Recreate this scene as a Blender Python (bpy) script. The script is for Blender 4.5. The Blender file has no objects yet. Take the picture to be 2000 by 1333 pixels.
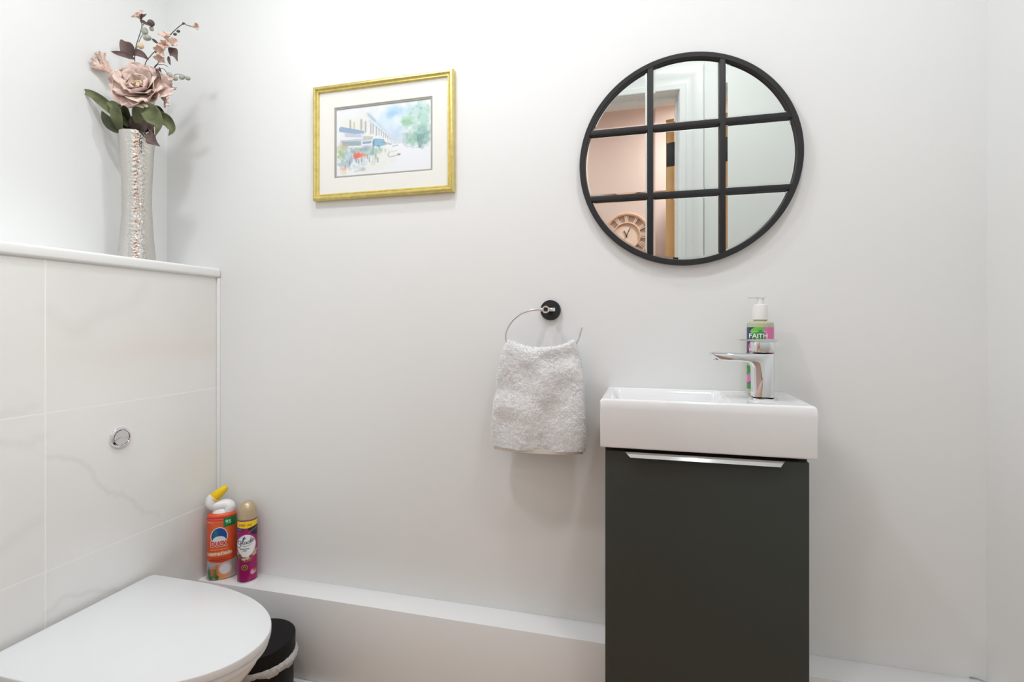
import bpy, bmesh, math, random
import numpy as np
from mathutils import Vector, Matrix
random.seed(7); np.random.seed(7)
PI = math.pi
scene = bpy.context.scene
C = scene.collection

# ------------------------------------------------------------------ camera
cam_d = bpy.data.cameras.new('camera'); cam = bpy.data.objects.new('camera', cam_d); C.objects.link(cam)
cam.location = (0, -1.27, 1.0); cam.rotation_euler = (PI/2, 0, math.radians(14.65))
cam_d.sensor_width = 36; cam_d.lens = 994/2000*36; cam_d.shift_y = -33.5/2000
cam_d.clip_start = 0.01
scene.camera = cam
# ------------------------------------------------------------------ world, exposure
w = bpy.data.worlds.new('world'); scene.world = w; w.use_nodes = True
w.node_tree.nodes['Background'].inputs[0].default_value = (0.9, 0.95, 1, 1)
w.node_tree.nodes['Background'].inputs[1].default_value = 0.3
vs = scene.view_settings
vs.view_transform = 'Standard'; vs.look = 'None'; vs.gamma = 1; vs.use_curve_mapping = False
vs.exposure = 0.07
# ------------------------------------------------------------------ lamps (recessed room downlights, plus added hall fill; their fixtures are built below)
LAMPS = [  # x, y, disk size, watts, colour
    (-0.48, -0.40, 0.10, 3.9, (0.94, 0.97, 1.0)),
    (0.25, -0.70, 0.14, 4.0, (0.94, 0.97, 1.0)),
    (-0.82, -0.80, 0.14, 5.6, (0.94, 0.97, 1.0)),
]
HALL_FILL_LAMPS = [(0.50, -1.64, 0.25, 22.0, (0.97, 0.98, 1.0)), (-0.95, -1.64, 0.25, 10.0, (0.97, 0.98, 1.0))]  # added fill lamps, out of view, brighten the lower walls through the doorway
ROOM_H = 2.4
def lamp(x, y, size, watts, col, spread=170):
    d = bpy.data.lights.new('downlight_light', 'AREA'); d.shape = 'DISK'; d.size = size
    d.energy = watts; d.color = col; d.spread = math.radians(spread)
    o = bpy.data.objects.new('downlight_light', d); C.objects.link(o); o.location = (x, y, ROOM_H-0.012)
    return o

# ------------------------------------------------------------------ materials
def s2l(c):
    c = np.asarray(c, float)
    return np.where(c <= 0.04045, c/12.92, ((c+0.055)/1.055)**2.4)
def rgb(r, g, b): return tuple(float(v) for v in s2l(np.array([r, g, b])/255)) + (1,)
def mat(name, col, rough=0.5, metal=0.0, spec=0.5, bump=None, var=None, coat=0, attr=False, sheen=0, sss=0, trans=0):
    """var=(scale, amount) noise tint; bump=(scale, strength[, distance])"""
    m = bpy.data.materials.new(name); m.use_nodes = True
    nt = m.node_tree; p = nt.nodes['Principled BSDF']
    p.inputs['Base Color'].default_value = col if len(col) == 4 else (*col, 1)
    p.inputs['Roughness'].default_value = rough; p.inputs['Metallic'].default_value = metal
    p.inputs['Specular IOR Level'].default_value = spec
    if coat: p.inputs['Coat Weight'].default_value = coat; p.inputs['Coat Roughness'].default_value = 0.05
    if sheen: p.inputs['Sheen Weight'].default_value = sheen
    if sss:
        p.inputs['Subsurface Weight'].default_value = sss; p.inputs['Subsurface Scale'].default_value = 0.01
    if trans: p.inputs['Transmission Weight'].default_value = trans
    tc = nt.nodes.new('ShaderNodeTexCoord')
    if attr:
        a = nt.nodes.new('ShaderNodeAttribute'); a.attribute_name = 'Col'
        nt.links.new(a.outputs['Color'], p.inputs['Base Color'])
    elif var:
        n = nt.nodes.new('ShaderNodeTexNoise'); n.inputs['Scale'].default_value = var[0]; n.inputs['Detail'].default_value = 4
        nt.links.new(tc.outputs['Object'], n.inputs['Vector'])
        r = nt.nodes.new('ShaderNodeValToRGB')
        c = np.array(col[:3]); a = var[1]
        r.color_ramp.elements[0].position = 0.3; r.color_ramp.elements[1].position = 0.7
        c2 = np.array(var[2][:3]) if len(var) > 2 else c
        r.color_ramp.elements[0].color = (*(c*(1-a)), 1); r.color_ramp.elements[1].color = (*np.minimum(c2*(1+a), 1), 1)
        nt.links.new(n.outputs['Fac'], r.inputs['Fac']); nt.links.new(r.outputs['Color'], p.inputs['Base Color'])
    if bump:
        n = nt.nodes.new('ShaderNodeTexNoise'); n.inputs['Scale'].default_value = bump[0]; n.inputs['Detail'].default_value = 3
        nt.links.new(tc.outputs['Object'], n.inputs['Vector'])
        b = nt.nodes.new('ShaderNodeBump'); b.inputs['Strength'].default_value = bump[1]
        b.inputs['Distance'].default_value = bump[2] if len(bump) > 2 else 0.001
        nt.links.new(n.outputs['Fac'], b.inputs['Height']); nt.links.new(b.outputs['Normal'], p.inputs['Normal'])
    return m
M = {}
M['wall'] = mat('wall_paint', rgb(240, 241, 240), 0.62, spec=0.35, bump=(90, 0.06), var=(1.3, 0.006))
M['wall_pink'] = mat('pink_wall_paint', rgb(208, 190, 183), 0.65, spec=0.3, bump=(90, 0.06))
M['gloss'] = mat('white_gloss_paint', rgb(240, 241, 241), 0.28, spec=0.5, bump=(60, 0.03))
M['ceiling'] = mat('ceiling_paint', rgb(240, 240, 238), 0.8, spec=0.2, bump=(70, 0.05))
M['bead'] = mat('white_plastic_bead', rgb(238, 239, 238), 0.22, spec=0.5, bump=(30, 0.02))
M['floor'] = mat('warm_floor', rgb(212, 184, 158), 0.35, spec=0.4, var=(3, 0.08), bump=(40, 0.05))
M['ceramic'] = mat('white_ceramic', rgb(240, 241, 242), 0.10, spec=0.6, coat=0.3, bump=(8, 0.01))
M['lid'] = mat('white_seat_plastic', rgb(236, 238, 240), 0.20, spec=0.5, bump=(8, 0.01))
M['cab'] = mat('dark_green_grey_lacquer', rgb(56, 59, 54), 0.42, spec=0.35, bump=(200, 0.02), var=(2, 0.02))
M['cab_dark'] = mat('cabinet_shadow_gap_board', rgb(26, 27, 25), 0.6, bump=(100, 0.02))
M['chrome'] = mat('chrome', (0.80, 0.81, 0.82), 0.05, 1.0, bump=(20, 0.005))
M['black_metal'] = mat('matt_black_metal', rgb(36, 36, 38), 0.5, spec=0.4, bump=(300, 0.05))
M['black_plastic'] = mat('black_plastic', rgb(12, 12, 13), 0.5, spec=0.22, bump=(200, 0.05))
M['black_body'] = mat('black_bin_enamel', rgb(10, 9, 9), 0.45, spec=0.22, bump=(200, 0.03))
M['bag'] = mat('thin_white_plastic_film', rgb(196, 194, 192), 0.3, spec=0.5, bump=(120, 0.5, 0.002))
M['mirror'] = mat('mirror_silvering', (0.70, 0.725, 0.69), 0.0, 1.0)
M['gold'] = mat('gilt_frame', rgb(222, 204, 128), 0.36, 0.7, bump=(180, 0.15, 0.0006), var=(60, 0.12))
M['mat_board'] = mat('cream_mount_board', rgb(246, 246, 240), 0.85, spec=0.2, bump=(400, 0.1, 0.0002))
M['mat_inner'] = mat('grey_mount_edge', rgb(172, 170, 160), 0.8, spec=0.2, bump=(400, 0.1, 0.0002))
M['print'] = mat('print_paper', (1, 1, 1), 0.8, spec=0.2, attr=True)
M['label_gloss'] = mat('printed_label', (1, 1, 1), 0.28, spec=0.45, attr=True)
M['terry'] = mat('white_terry', rgb(252, 252, 252), 0.95, spec=0.1, sheen=0.3, bump=(350, 0.6, 0.002))
M['hem'] = mat('cream_hem', rgb(226, 218, 208), 0.9, spec=0.1, bump=(500, 0.4, 0.001))
M['petal'] = mat('pink_silk_petal', rgb(222, 190, 184), 0.7, spec=0.2, var=(38, 0.08, rgb(236, 218, 204)), sss=0.0, bump=(160, 0.3, 0.001))
M['petal_in'] = mat('pale_inner_petal', rgb(214, 172, 162), 0.7, spec=0.2, var=(45, 0.10, rgb(230, 216, 180)), bump=(160, 0.3, 0.001))
M['peach'] = mat('peach_silk_petal', rgb(228, 194, 178), 0.7, spec=0.2, var=(60, 0.10, rgb(242, 222, 210)), bump=(160, 0.3, 0.001))
M['leaf'] = mat('green_silk_leaf', rgb(92, 98, 66), 0.6, spec=0.3, var=(28, 0.2, rgb(116, 122, 88)), bump=(120, 0.4, 0.001))
M['leaf_dark'] = mat('dark_green_leaf', rgb(60, 62, 42), 0.6, spec=0.3, var=(28, 0.25, rgb(74, 80, 52)), bump=(120, 0.4, 0.001))
M['leaf_brown'] = mat('brown_purple_leaf', rgb(92, 76, 72), 0.6, spec=0.3, var=(35, 0.2, rgb(112, 92, 88)), bump=(120, 0.4, 0.001))
M['stem'] = mat('grey_brown_stem', rgb(92, 90, 84), 0.7, var=(60, 0.15), bump=(200, 0.3))
M['bud'] = mat('grey_green_bud', rgb(172, 172, 160), 0.6, var=(80, 0.12), bump=(200, 0.3))
M['bud_dark'] = mat('plum_bud', rgb(88, 72, 74), 0.55, var=(80, 0.2), bump=(200, 0.3))
M['bud_peach'] = mat('peach_bud', rgb(226, 200, 166), 0.6, var=(80, 0.1), bump=(200, 0.3))
M['white_plastic'] = mat('white_plastic', rgb(240, 240, 240), 0.3, spec=0.5, bump=(30, 0.02))
M['yellow_plastic'] = mat('yellow_plastic', rgb(240, 200, 24), 0.35, spec=0.5, bump=(30, 0.02))
M['gold_cap'] = mat('beige_gold_cap', rgb(198, 178, 148), 0.3, 0.35, bump=(60, 0.02))
M['steel'] = mat('can_steel', (0.75, 0.75, 0.76), 0.2, 1.0, bump=(60, 0.02))
M['magenta'] = mat('magenta_can', rgb(158, 22, 96), 0.25, spec=0.5, bump=(60, 0.01))
M['orange'] = mat('orange_bottle', rgb(226, 92, 48), 0.3, spec=0.5, bump=(60, 0.01))
M['soap'] = mat('pale_olive_soap_bottle', rgb(190, 190, 160), 0.15, spec=0.5, bump=(30, 0.01))
M['pump'] = mat('milky_pump_plastic', rgb(238, 238, 234), 0.3, spec=0.5, sss=0.0, bump=(30, 0.01))
M['oak'] = mat('oak_door', rgb(200, 152, 98), 0.45, spec=0.4, var=(6, 0.12), bump=(40, 0.1))
M['clock'] = mat('pinkish_wood_clock', rgb(214, 176, 150), 0.6, var=(25, 0.08), bump=(60, 0.1))
M['clock_face'] = mat('pale_clock_face', rgb(232, 206, 190), 0.7, var=(8, 0.04), bump=(60, 0.05))
M['hand'] = mat('dark_clock_hand', rgb(50, 42, 40), 0.5, bump=(60, 0.05))
M['glow'] = mat('lamp_lens', (1, 1, 1), 0.4)
_p = M['glow'].node_tree.nodes['Principled BSDF']; _p.inputs['Emission Color'].default_value = (1, 0.98, 0.95, 1); _p.inputs['Emission Strength'].default_value = 4
# picture glazing: clear pane with surface reflection
g = bpy.data.materials.new('clear_glazing'); g.use_nodes = True; M['glass'] = g
nt = g.node_tree; nt.nodes.remove(nt.nodes['Principled BSDF'])
tr = nt.nodes.new('ShaderNodeBsdfTransparent'); gl = nt.nodes.new('ShaderNodeBsdfGlossy'); gl.inputs['Roughness'].default_value = 0.02
lw = nt.nodes.new('ShaderNodeLayerWeight'); lw.inputs['Blend'].default_value = 0.5
pw_ = nt.nodes.new('ShaderNodeMath'); pw_.operation = 'POWER'; pw_.inputs[1].default_value = 5; nt.links.new(lw.outputs['Facing'], pw_.inputs[0])
fr = nt.nodes.new('ShaderNodeMath'); fr.operation = 'MULTIPLY_ADD'; fr.inputs[1].default_value = 0.9; fr.inputs[2].default_value = 0.02; nt.links.new(pw_.outputs[0], fr.inputs[0])
mx = nt.nodes.new('ShaderNodeMixShader'); out = nt.nodes['Material Output']
nt.links.new(fr.outputs[0], mx.inputs[0]); nt.links.new(tr.outputs[0], mx.inputs[1]); nt.links.new(gl.outputs[0], mx.inputs[2]); nt.links.new(mx.outputs[0], out.inputs[0])
# hammered silver for the vase
m = mat('hammered_silver', (0.63, 0.605, 0.57), 0.16, 1.0); M['silver'] = m
nt = m.node_tree; p = nt.nodes['Principled BSDF']
tc = nt.nodes.new('ShaderNodeTexCoord'); vo = nt.nodes.new('ShaderNodeTexVoronoi'); vo.feature = 'SMOOTH_F1'; vo.inputs['Scale'].default_value = 150
vo.inputs['Smoothness'].default_value = 0.6
nt.links.new(tc.outputs['Object'], vo.inputs['Vector'])
b = nt.nodes.new('ShaderNodeBump'); b.inputs['Strength'].default_value = 0.6; b.inputs['Distance'].default_value = 0.0022
nt.links.new(vo.outputs['Distance'], b.inputs['Height']); nt.links.new(b.outputs['Normal'], p.inputs['Normal'])

# ------------------------------------------------------------------ object helpers
def link_mesh(name, me, m, parent=None, smooth=True):
    if m is not None and not me.materials: me.materials.append(m)
    if smooth:
        me.polygons.foreach_set('use_smooth', [True]*len(me.polygons))
    o = bpy.data.objects.new(name, me); C.objects.link(o)
    if parent is not None: o.parent = parent
    return o
def pyobj(name, verts, faces, m, parent=None, smooth=True):
    me = bpy.data.meshes.new(name); me.from_pydata([tuple(v) for v in verts], [], faces); me.update()
    return link_mesh(name, me, m, parent, smooth)
def bmobj(name, bm, m, parent=None, smooth=False, sharp=None):
    me = bpy.data.meshes.new(name); bm.normal_update(); bm.to_mesh(me); bm.free()
    o = link_mesh(name, me, m, parent, smooth or sharp is not None)
    if sharp is not None: me.set_sharp_from_angle(angle=math.radians(sharp))
    return o
def thing(name, label, cat, loc=(0, 0, 0), rz=0, group=None):
    o = bpy.data.objects.new(name, None); C.objects.link(o); o.empty_display_size = 0.02
    o.location = loc; o.rotation_euler = (0, 0, rz); o['label'] = label; o['category'] = cat
    if group: o['group'] = group
    return o
def struct(o, label=None):
    o['kind'] = 'structure'
    if label: o['label'] = label
    return o
def box(bm, x0, x1, y0, y1, z0, z1, bev=0, seg=2):
    r = bmesh.ops.create_cube(bm, size=1, matrix=Matrix.Translation(((x0+x1)/2, (y0+y1)/2, (z0+z1)/2)) @ Matrix.Diagonal((x1-x0, y1-y0, z1-z0, 1)))
    if bev:
        es = list({e for v in r['verts'] for e in v.link_edges})
        bmesh.ops.bevel(bm, geom=es, offset=bev, segments=seg, affect='EDGES', profile=0.5)
def boxobj(name, x0, x1, y0, y1, z0, z1, m, parent=None, bev=0, seg=2):
    bm = bmesh.new(); box(bm, x0, x1, y0, y1, z0, z1, bev, seg)
    return bmobj(name, bm, m, parent, sharp=35 if bev else None)
def lathe(profile, seg=64, sx=1, sy=1, axis='z', sup=2.0, closed=False):
    """profile [(r,z)...] ; returns verts, faces ; ends are closed when r==0"""
    V = []; F = []; rings = []
    for r, z in profile:
        if r < 1e-7:
            rings.append([len(V)]); V.append((0, 0, z))
        else:
            ring = []
            for k in range(seg):
                a = 2*PI*k/seg; c, s = math.cos(a), math.sin(a)
                cc = math.copysign(abs(c)**(2/sup), c); ss = math.copysign(abs(s)**(2/sup), s)
                ring.append(len(V)); V.append((r*cc*sx, r*ss*sy, z))
            rings.append(ring)
    for a, b in zip(rings[:-1], rings[1:]):
        if len(a) == 1 and len(b) == 1: continue
        for k in range(seg):
            k2 = (k+1) % seg
            if len(a) == 1: F.append((a[0], b[k2], b[k]))
            elif len(b) == 1: F.append((a[k], a[k2], b[0]))
            else: F.append((a[k], a[k2], b[k2], b[k]))
    # profile runs upward -> outward normals
    return V, F
def lathe_obj(name, profile, m, parent=None, seg=64, sx=1, sy=1, sup=2.0, sharp=40, tf=None):
    V, F = lathe(profile, seg, sx, sy, sup=sup)
    if tf is not None: V = [tuple(tf @ Vector(v)) for v in V]
    o = pyobj(name, V, F, m, parent); o.data.set_sharp_from_angle(angle=math.radians(sharp)); return o
def tube_mesh(pts, radii, seg=12, cap=True):
    pts = [Vector(p) for p in pts]; n = len(pts)
    if not hasattr(radii, '__len__'): radii = [radii]*n
    V = []; F = []; prev = None
    for i, p in enumerate(pts):
        t = (pts[min(i+1, n-1)] - pts[max(i-1, 0)]).normalized()
        if prev is None:
            a = Vector((0, 0, 1)) if abs(t.z) < 0.9 else Vector((1, 0, 0)); u = t.cross(a).normalized()
        else:
            u = (prev - t*prev.dot(t)).normalized()
        prev = u; v = t.cross(u)
        for k in range(seg):
            an = 2*PI*k/seg; V.append(p + (u*math.cos(an) + v*math.sin(an))*radii[i])
    for i in range(n-1):
        for k in range(seg):
            k2 = (k+1) % seg; F.append((i*seg+k, i*seg+k2, (i+1)*seg+k2, (i+1)*seg+k))
    if cap:
        F.append(tuple(range(seg))[::-1]); F.append(tuple((n-1)*seg+k for k in range(seg)))
    return V, F
def tube(name, pts, radii, m, parent=None, seg=12):
    V, F = tube_mesh(pts, radii, seg); return pyobj(name, V, F, m, parent)
def smooth_path(pts, n=8):
    P = [Vector(p) for p in pts]; P = [P[0]*2-P[1]] + P + [P[-1]*2-P[-2]]; out = []
    for i in range(1, len(P)-2):
        for k in range(n):
            t = k/n; a, b, c, d = P[i-1], P[i], P[i+1], P[i+2]
            out.append(0.5*((2*b)+(-a+c)*t+(2*a-5*b+4*c-d)*t*t+(-a+3*b-3*c+d)*t**3))
    out.append(P[-2]); return out
def prism(bm, pts, y0, y1):
    """polygon in x,z extruded in y"""
    a = [bm.verts.new((x, y0, z)) for x, z in pts]; b = [bm.verts.new((x, y1, z)) for x, z in pts]; n = len(pts)
    bm.faces.new(a); bm.faces.new(b[::-1])
    for i in range(n): bm.faces.new((a[i], b[i], b[(i+1) % n], a[(i+1) % n]))
    bmesh.ops.recalc_face_normals(bm, faces=bm.faces[:])

# ------------------------------------------------------------------ painted canvases (turned into colour attributes)
def noise2(h, w, cell, rng):
    gh, gw = int(h/cell)+3, int(w/cell)+3; G = rng.random((gh, gw))
    y = np.arange(h)/cell; x = np.arange(w)/cell; yi = y.astype(int); xi = x.astype(int)
    fy = (y-yi)[:, None]; fx = (x-xi)[None]; fy = fy*fy*(3-2*fy); fx = fx*fx*(3-2*fx)
    a = G[yi][:, xi]; b = G[yi][:, xi+1]; c = G[yi+1][:, xi]; d = G[yi+1][:, xi+1]
    return (a*(1-fx)+b*fx)*(1-fy) + (c*(1-fx)+d*fx)*fy
class Canvas:
    def __init__(s, W, H, res, col, seed=1):
        s.W, s.H, s.res = W, H, res; s.w = int(round(W/res))+1; s.h = int(round(H/res))+1
        s.a = np.ones((s.h, s.w, 3))*(np.array(col)/255); s.rng = np.random.default_rng(seed)
        s.X, s.Y = np.meshgrid(np.linspace(0, W, s.w), np.linspace(0, H, s.h))
    def put(s, mask, col, alpha=1):
        k = np.clip(mask*alpha, 0, 1)[..., None]; s.a = s.a*(1-k) + (np.array(col)/255)*k
    def ell(s, cx, cy, rx, ry, col, alpha=1, soft=0.0, noise=0.0, cell=0.1):
        d = np.sqrt(((s.X-cx)/rx)**2 + ((s.Y-cy)/ry)**2)
        if noise: d = d + noise*(noise2(s.h, s.w, max(2, cell/s.res), s.rng)-0.5)*2
        sf = max(soft, 0.5*s.res/min(rx, ry)); s.put(np.clip((1+sf-d)/(2*sf), 0, 1), col, alpha)
    def poly(s, pts, col, alpha=1):
        m = np.zeros((s.h, s.w), bool); n = len(pts)
        for i in range(n):
            x1, y1 = pts[i]; x2, y2 = pts[(i+1) % n]
            if y1 == y2: continue
            c = ((s.Y >= y1) != (s.Y >= y2)) & (s.X < (x2-x1)*(s.Y-y1)/(y2-y1)+x1); m ^= c
        s.put(m.astype(float), col, alpha)
    def line(s, pts, wd, col, alpha=1, soft=0.5):
        D = np.full((s.h, s.w), 1e9)
        for (x1, y1), (x2, y2) in zip(pts[:-1], pts[1:]):
            dx, dy = x2-x1, y2-y1; L = dx*dx+dy*dy+1e-12
            t = np.clip(((s.X-x1)*dx+(s.Y-y1)*dy)/L, 0, 1); D = np.minimum(D, np.hypot(s.X-x1-t*dx, s.Y-y1-t*dy))
        sf = max(wd*soft, s.res*0.5); s.put(np.clip((wd/2+sf/2-D)/sf, 0, 1), col, alpha)
    def text(s, txt, cx, cy, hgt, col, width=None, alpha=1, shear=0, grow=0):
        cu = bpy.data.curves.new('t', 'FONT'); cu.body = txt; cu.size = 1; cu.resolution_u = 3; cu.shear = shear; cu.offset = grow
        o = bpy.data.objects.new('t', cu); C.objects.link(o); bpy.context.view_layer.update()
        me = bpy.data.meshes.new_from_object(o.evaluated_get(bpy.context.evaluated_depsgraph_get()))
        me.calc_loop_triangles(); v = np.array([tuple(q.co)[:2] for q in me.vertices])
        T = [tuple(t.vertices) for t in me.loop_triangles]
        bpy.data.objects.remove(o); bpy.data.curves.remove(cu); bpy.data.meshes.remove(me)
        mn, mx_ = v.min(0), v.max(0); k = hgt/(mx_[1]-mn[1]); kx = k if width is None else width/(mx_[0]-mn[0])
        x = cx + (v[:, 0]-(mn[0]+mx_[0])/2)*kx; y = cy - (v[:, 1]-(mn[1]+mx_[1])/2)*k
        SS = 3; m = np.zeros((s.h*SS, s.w*SS), bool)
        px = x/s.res*SS; py = y/s.res*SS
        for a, b, c in T:
            xs = px[[a, b, c]]; ys = py[[a, b, c]]
            x0, x1 = int(max(0, xs.min())), int(min(m.shape[1]-1, xs.max()+1)); y0, y1 = int(max(0, ys.min())), int(min(m.shape[0]-1, ys.max()+1))
            if x1 < x0 or y1 < y0: continue
            gx, gy = np.meshgrid(np.arange(x0, x1+1), np.arange(y0, y1+1))
            d = (ys[1]-ys[2])*(xs[0]-xs[2])+(xs[2]-xs[1])*(ys[0]-ys[2])
            if abs(d) < 1e-9: continue
            l1 = ((ys[1]-ys[2])*(gx-xs[2])+(xs[2]-xs[1])*(gy-ys[2]))/d; l2 = ((ys[2]-ys[0])*(gx-xs[2])+(xs[0]-xs[2])*(gy-ys[2]))/d
            m[y0:y1+1, x0:x1+1] |= (l1 >= -1e-6) & (l2 >= -1e-6) & (l1+l2 <= 1+1e-6)
        s.put(m.reshape(s.h, SS, s.w, SS).mean((1, 3)), col, alpha)
    def sample(s, u, v):
        """u,v in 0..1 arrays, bilinear"""
        x = np.clip(u, 0, 1)*(s.w-1); y = np.clip(v, 0, 1)*(s.h-1); xi = np.minimum(x.astype(int), s.w-2); yi = np.minimum(y.astype(int), s.h-2)
        fx = (x-xi)[..., None]; fy = (y-yi)[..., None]; a = s.a
        return (a[yi, xi]*(1-fx)+a[yi, xi+1]*fx)*(1-fy)+(a[yi+1, xi]*(1-fx)+a[yi+1, xi+1]*fx)*fy
def grid_obj(name, P, cols, m, parent=None, flip=False):
    """P (h,w,3) positions, cols (h,w,3) sRGB 0..1"""
    h, wd = P.shape[:2]; me = bpy.data.meshes.new(name); idx = np.arange(h*wd).reshape(h, wd)
    q = np.stack([idx[:-1, :-1], idx[1:, :-1], idx[1:, 1:], idx[:-1, 1:]], -1).reshape(-1, 4)
    if flip: q = q[:, ::-1]
    me.vertices.add(h*wd); me.vertices.foreach_set('co', P.reshape(-1).astype(np.float32))
    me.loops.add(q.size); me.loops.foreach_set('vertex_index', q.reshape(-1).astype(np.int32))
    me.polygons.add(len(q)); me.polygons.foreach_set('loop_start', (np.arange(len(q))*4).astype(np.int32))
    me.update(calc_edges=True); me.validate()
    if cols is not None:
        at = me.color_attributes.new('Col', 'FLOAT_COLOR', 'POINT')
        c4 = np.ones((h*wd, 4), np.float32); c4[:, :3] = s2l(np.clip(cols, 0, 1)).reshape(-1, 3); at.data.foreach_set('color', c4.reshape(-1))
    return link_mesh(name, me, m, parent, True)

# ================================================================== THE SETTING
XL, XT, XR = -1.45, -1.251, 0.685       # true left wall, tiled face, right wall
YR, YH = -1.13, -1.25                   # rear wall faces (room side, hall side)
DX0, DX1, DZ = -0.63, 0.148, 2.04       # door opening
HX0, HX1, HY = -1.7, 1.5, -2.05         # hall
FZ = -0.05                              # floor level
struct(boxobj('floor', HX0, HX1, HY, 0.0, FZ-0.05, FZ, M['floor']))
struct(boxobj('ceiling', HX0, HX1, HY, 0.0, ROOM_H, ROOM_H+0.05, M['ceiling']))
struct(boxobj('wall_back', XL-0.1, XR+0.1, 0.0, 0.1, FZ, ROOM_H, M['wall']))
struct(boxobj('wall_right', XR, XR+0.1, YR, 0.0, FZ, ROOM_H, M['wall']))
struct(boxobj('wall_left', XL-0.1, XL, YR, 0.0, FZ, ROOM_H, M['wall']))
bm = bmesh.new()
box(bm, XL-0.1, DX0, YH, YR, FZ, ROOM_H); box(bm, DX1, XR+0.1, YH, YR, FZ, ROOM_H); box(bm, DX0, DX1, YH, YR, DZ, ROOM_H)
box(bm, 0.252, XR, YR, YR+0.007, FZ, ROOM_H)
struct(bmobj('wall_rear', bm, M['wall']))
struct(boxobj('wall_hall_far', HX0, HX1, HY-0.1, HY, FZ, ROOM_H, M['wall_pink']))
struct(boxobj('wall_hall_left', HX0-0.1, HX0, HY, YH, FZ, ROOM_H, M['wall_pink']))
struct(boxobj('wall_hall_right', HX1, HX1+0.1, HY, YH, FZ, ROOM_H, M['wall_pink']))
bm = bmesh.new(); box(bm, HX0, XL-0.1, YH-0.01, YH, FZ, ROOM_H); box(bm, XR+0.1, HX1, YH-0.01, YH, FZ, ROOM_H)
box(bm, HX0, DX0-0.09, YH-0.012, YH, FZ, ROOM_H); box(bm, DX1+0.09, HX1, YH-0.012, YH, FZ, ROOM_H); box(bm, DX0-0.09, DX1+0.09, YH-0.012, YH, DZ+0.09, ROOM_H)
struct(bmobj('wall_hall_near', bm, M['wall_pink']))

# architrave round the opening: a moulded section swept up, across and down
def architrave(x0, x1, zt, y, prof, sgn):
    V = []; F = []; n = len(prof)
    for (cx, cz, sx, sz) in ((x0, FZ, -1, 0), (x0, zt, -1, 1), (x1, zt, 1, 1), (x1, FZ, 1, 0)):
        for d, h in prof: V.append((cx+sx*d, y+sgn*h, cz+sz*d))
    for k in range(3):
        for i in range(n-1):
            f = (k*n+i, k*n+i+1, (k+1)*n+i+1, (k+1)*n+i); F.append(f if sgn > 0 else f[::-1])
    return V, F
prof = [(0, -0.002), (0, 0.011), (0.003, 0.014), (0.024, 0.015), (0.030, 0.0105), (0.040, 0.0100), (0.056, 0.0110), (0.064, 0.0145), (0.090, 0.016), (0.098, 0.014), (0.100, 0.010), (0.100, -0.002)]
V, F = architrave(DX0, DX1, DZ, YR, prof, 1); o = pyobj('trim_1', V, F, M['gloss']); o.data.set_sharp_from_angle(angle=0.5); struct(o, 'white moulded architrave round the doorway')
V, F = architrave(DX0, DX1, DZ, YH-0.0, [(0, -0.002), (0, 0.014), (0.01, 0.018), (0.07, 0.020), (0.085, 0.014), (0.085, -0.002)], -1)
struct(pyobj('trim_2', V, F, M['gloss'], smooth=False))
# oak door leaf opened outwards into the hall, hinged on the right jamb
door = bpy.data.objects.new('door_1', None); C.objects.link(door); door.location = (0.134, YH-0.024, 0); door.rotation_euler = (0, 0, math.radians(18)); struct(door, 'oak door opened into the pink hall')
boxobj('door_leaf', -0.040, 0.0, -0.75, 0.0, FZ+0.008, 1.975, M['oak'], door, 0.002)
for z in (0.2, 1.0, 1.75):
    bm = bmesh.new(); box(bm, -0.036, 0.003, 0.0, 0.0025, z, z+0.112, 0.0006)
    h = bmobj('hinge', bm, M['black_metal'], door, sharp=35); h['label'] = 'black hinge plate'

bm = bmesh.new(); box(bm, 0.134, DX1, YH, YR-0.05, FZ, DZ-0.012); box(bm, DX0, DX0+0.014, YH, YR-0.05, FZ, DZ-0.012); box(bm, DX0, DX1, YH, YR-0.05, DZ-0.012, DZ)
for x0, x1, z0, z1 in ((DX1-0.003, DX1+0.001, FZ, DZ), (DX0-0.001, DX0+0.003, FZ, DZ), (DX0, DX1, DZ-0.003, DZ+0.001)): box(bm, x0, x1, YH, YR, z0, z1)
struct(bmobj('trim_8', bm, M['gloss']), 'white door lining and stop')

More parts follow.
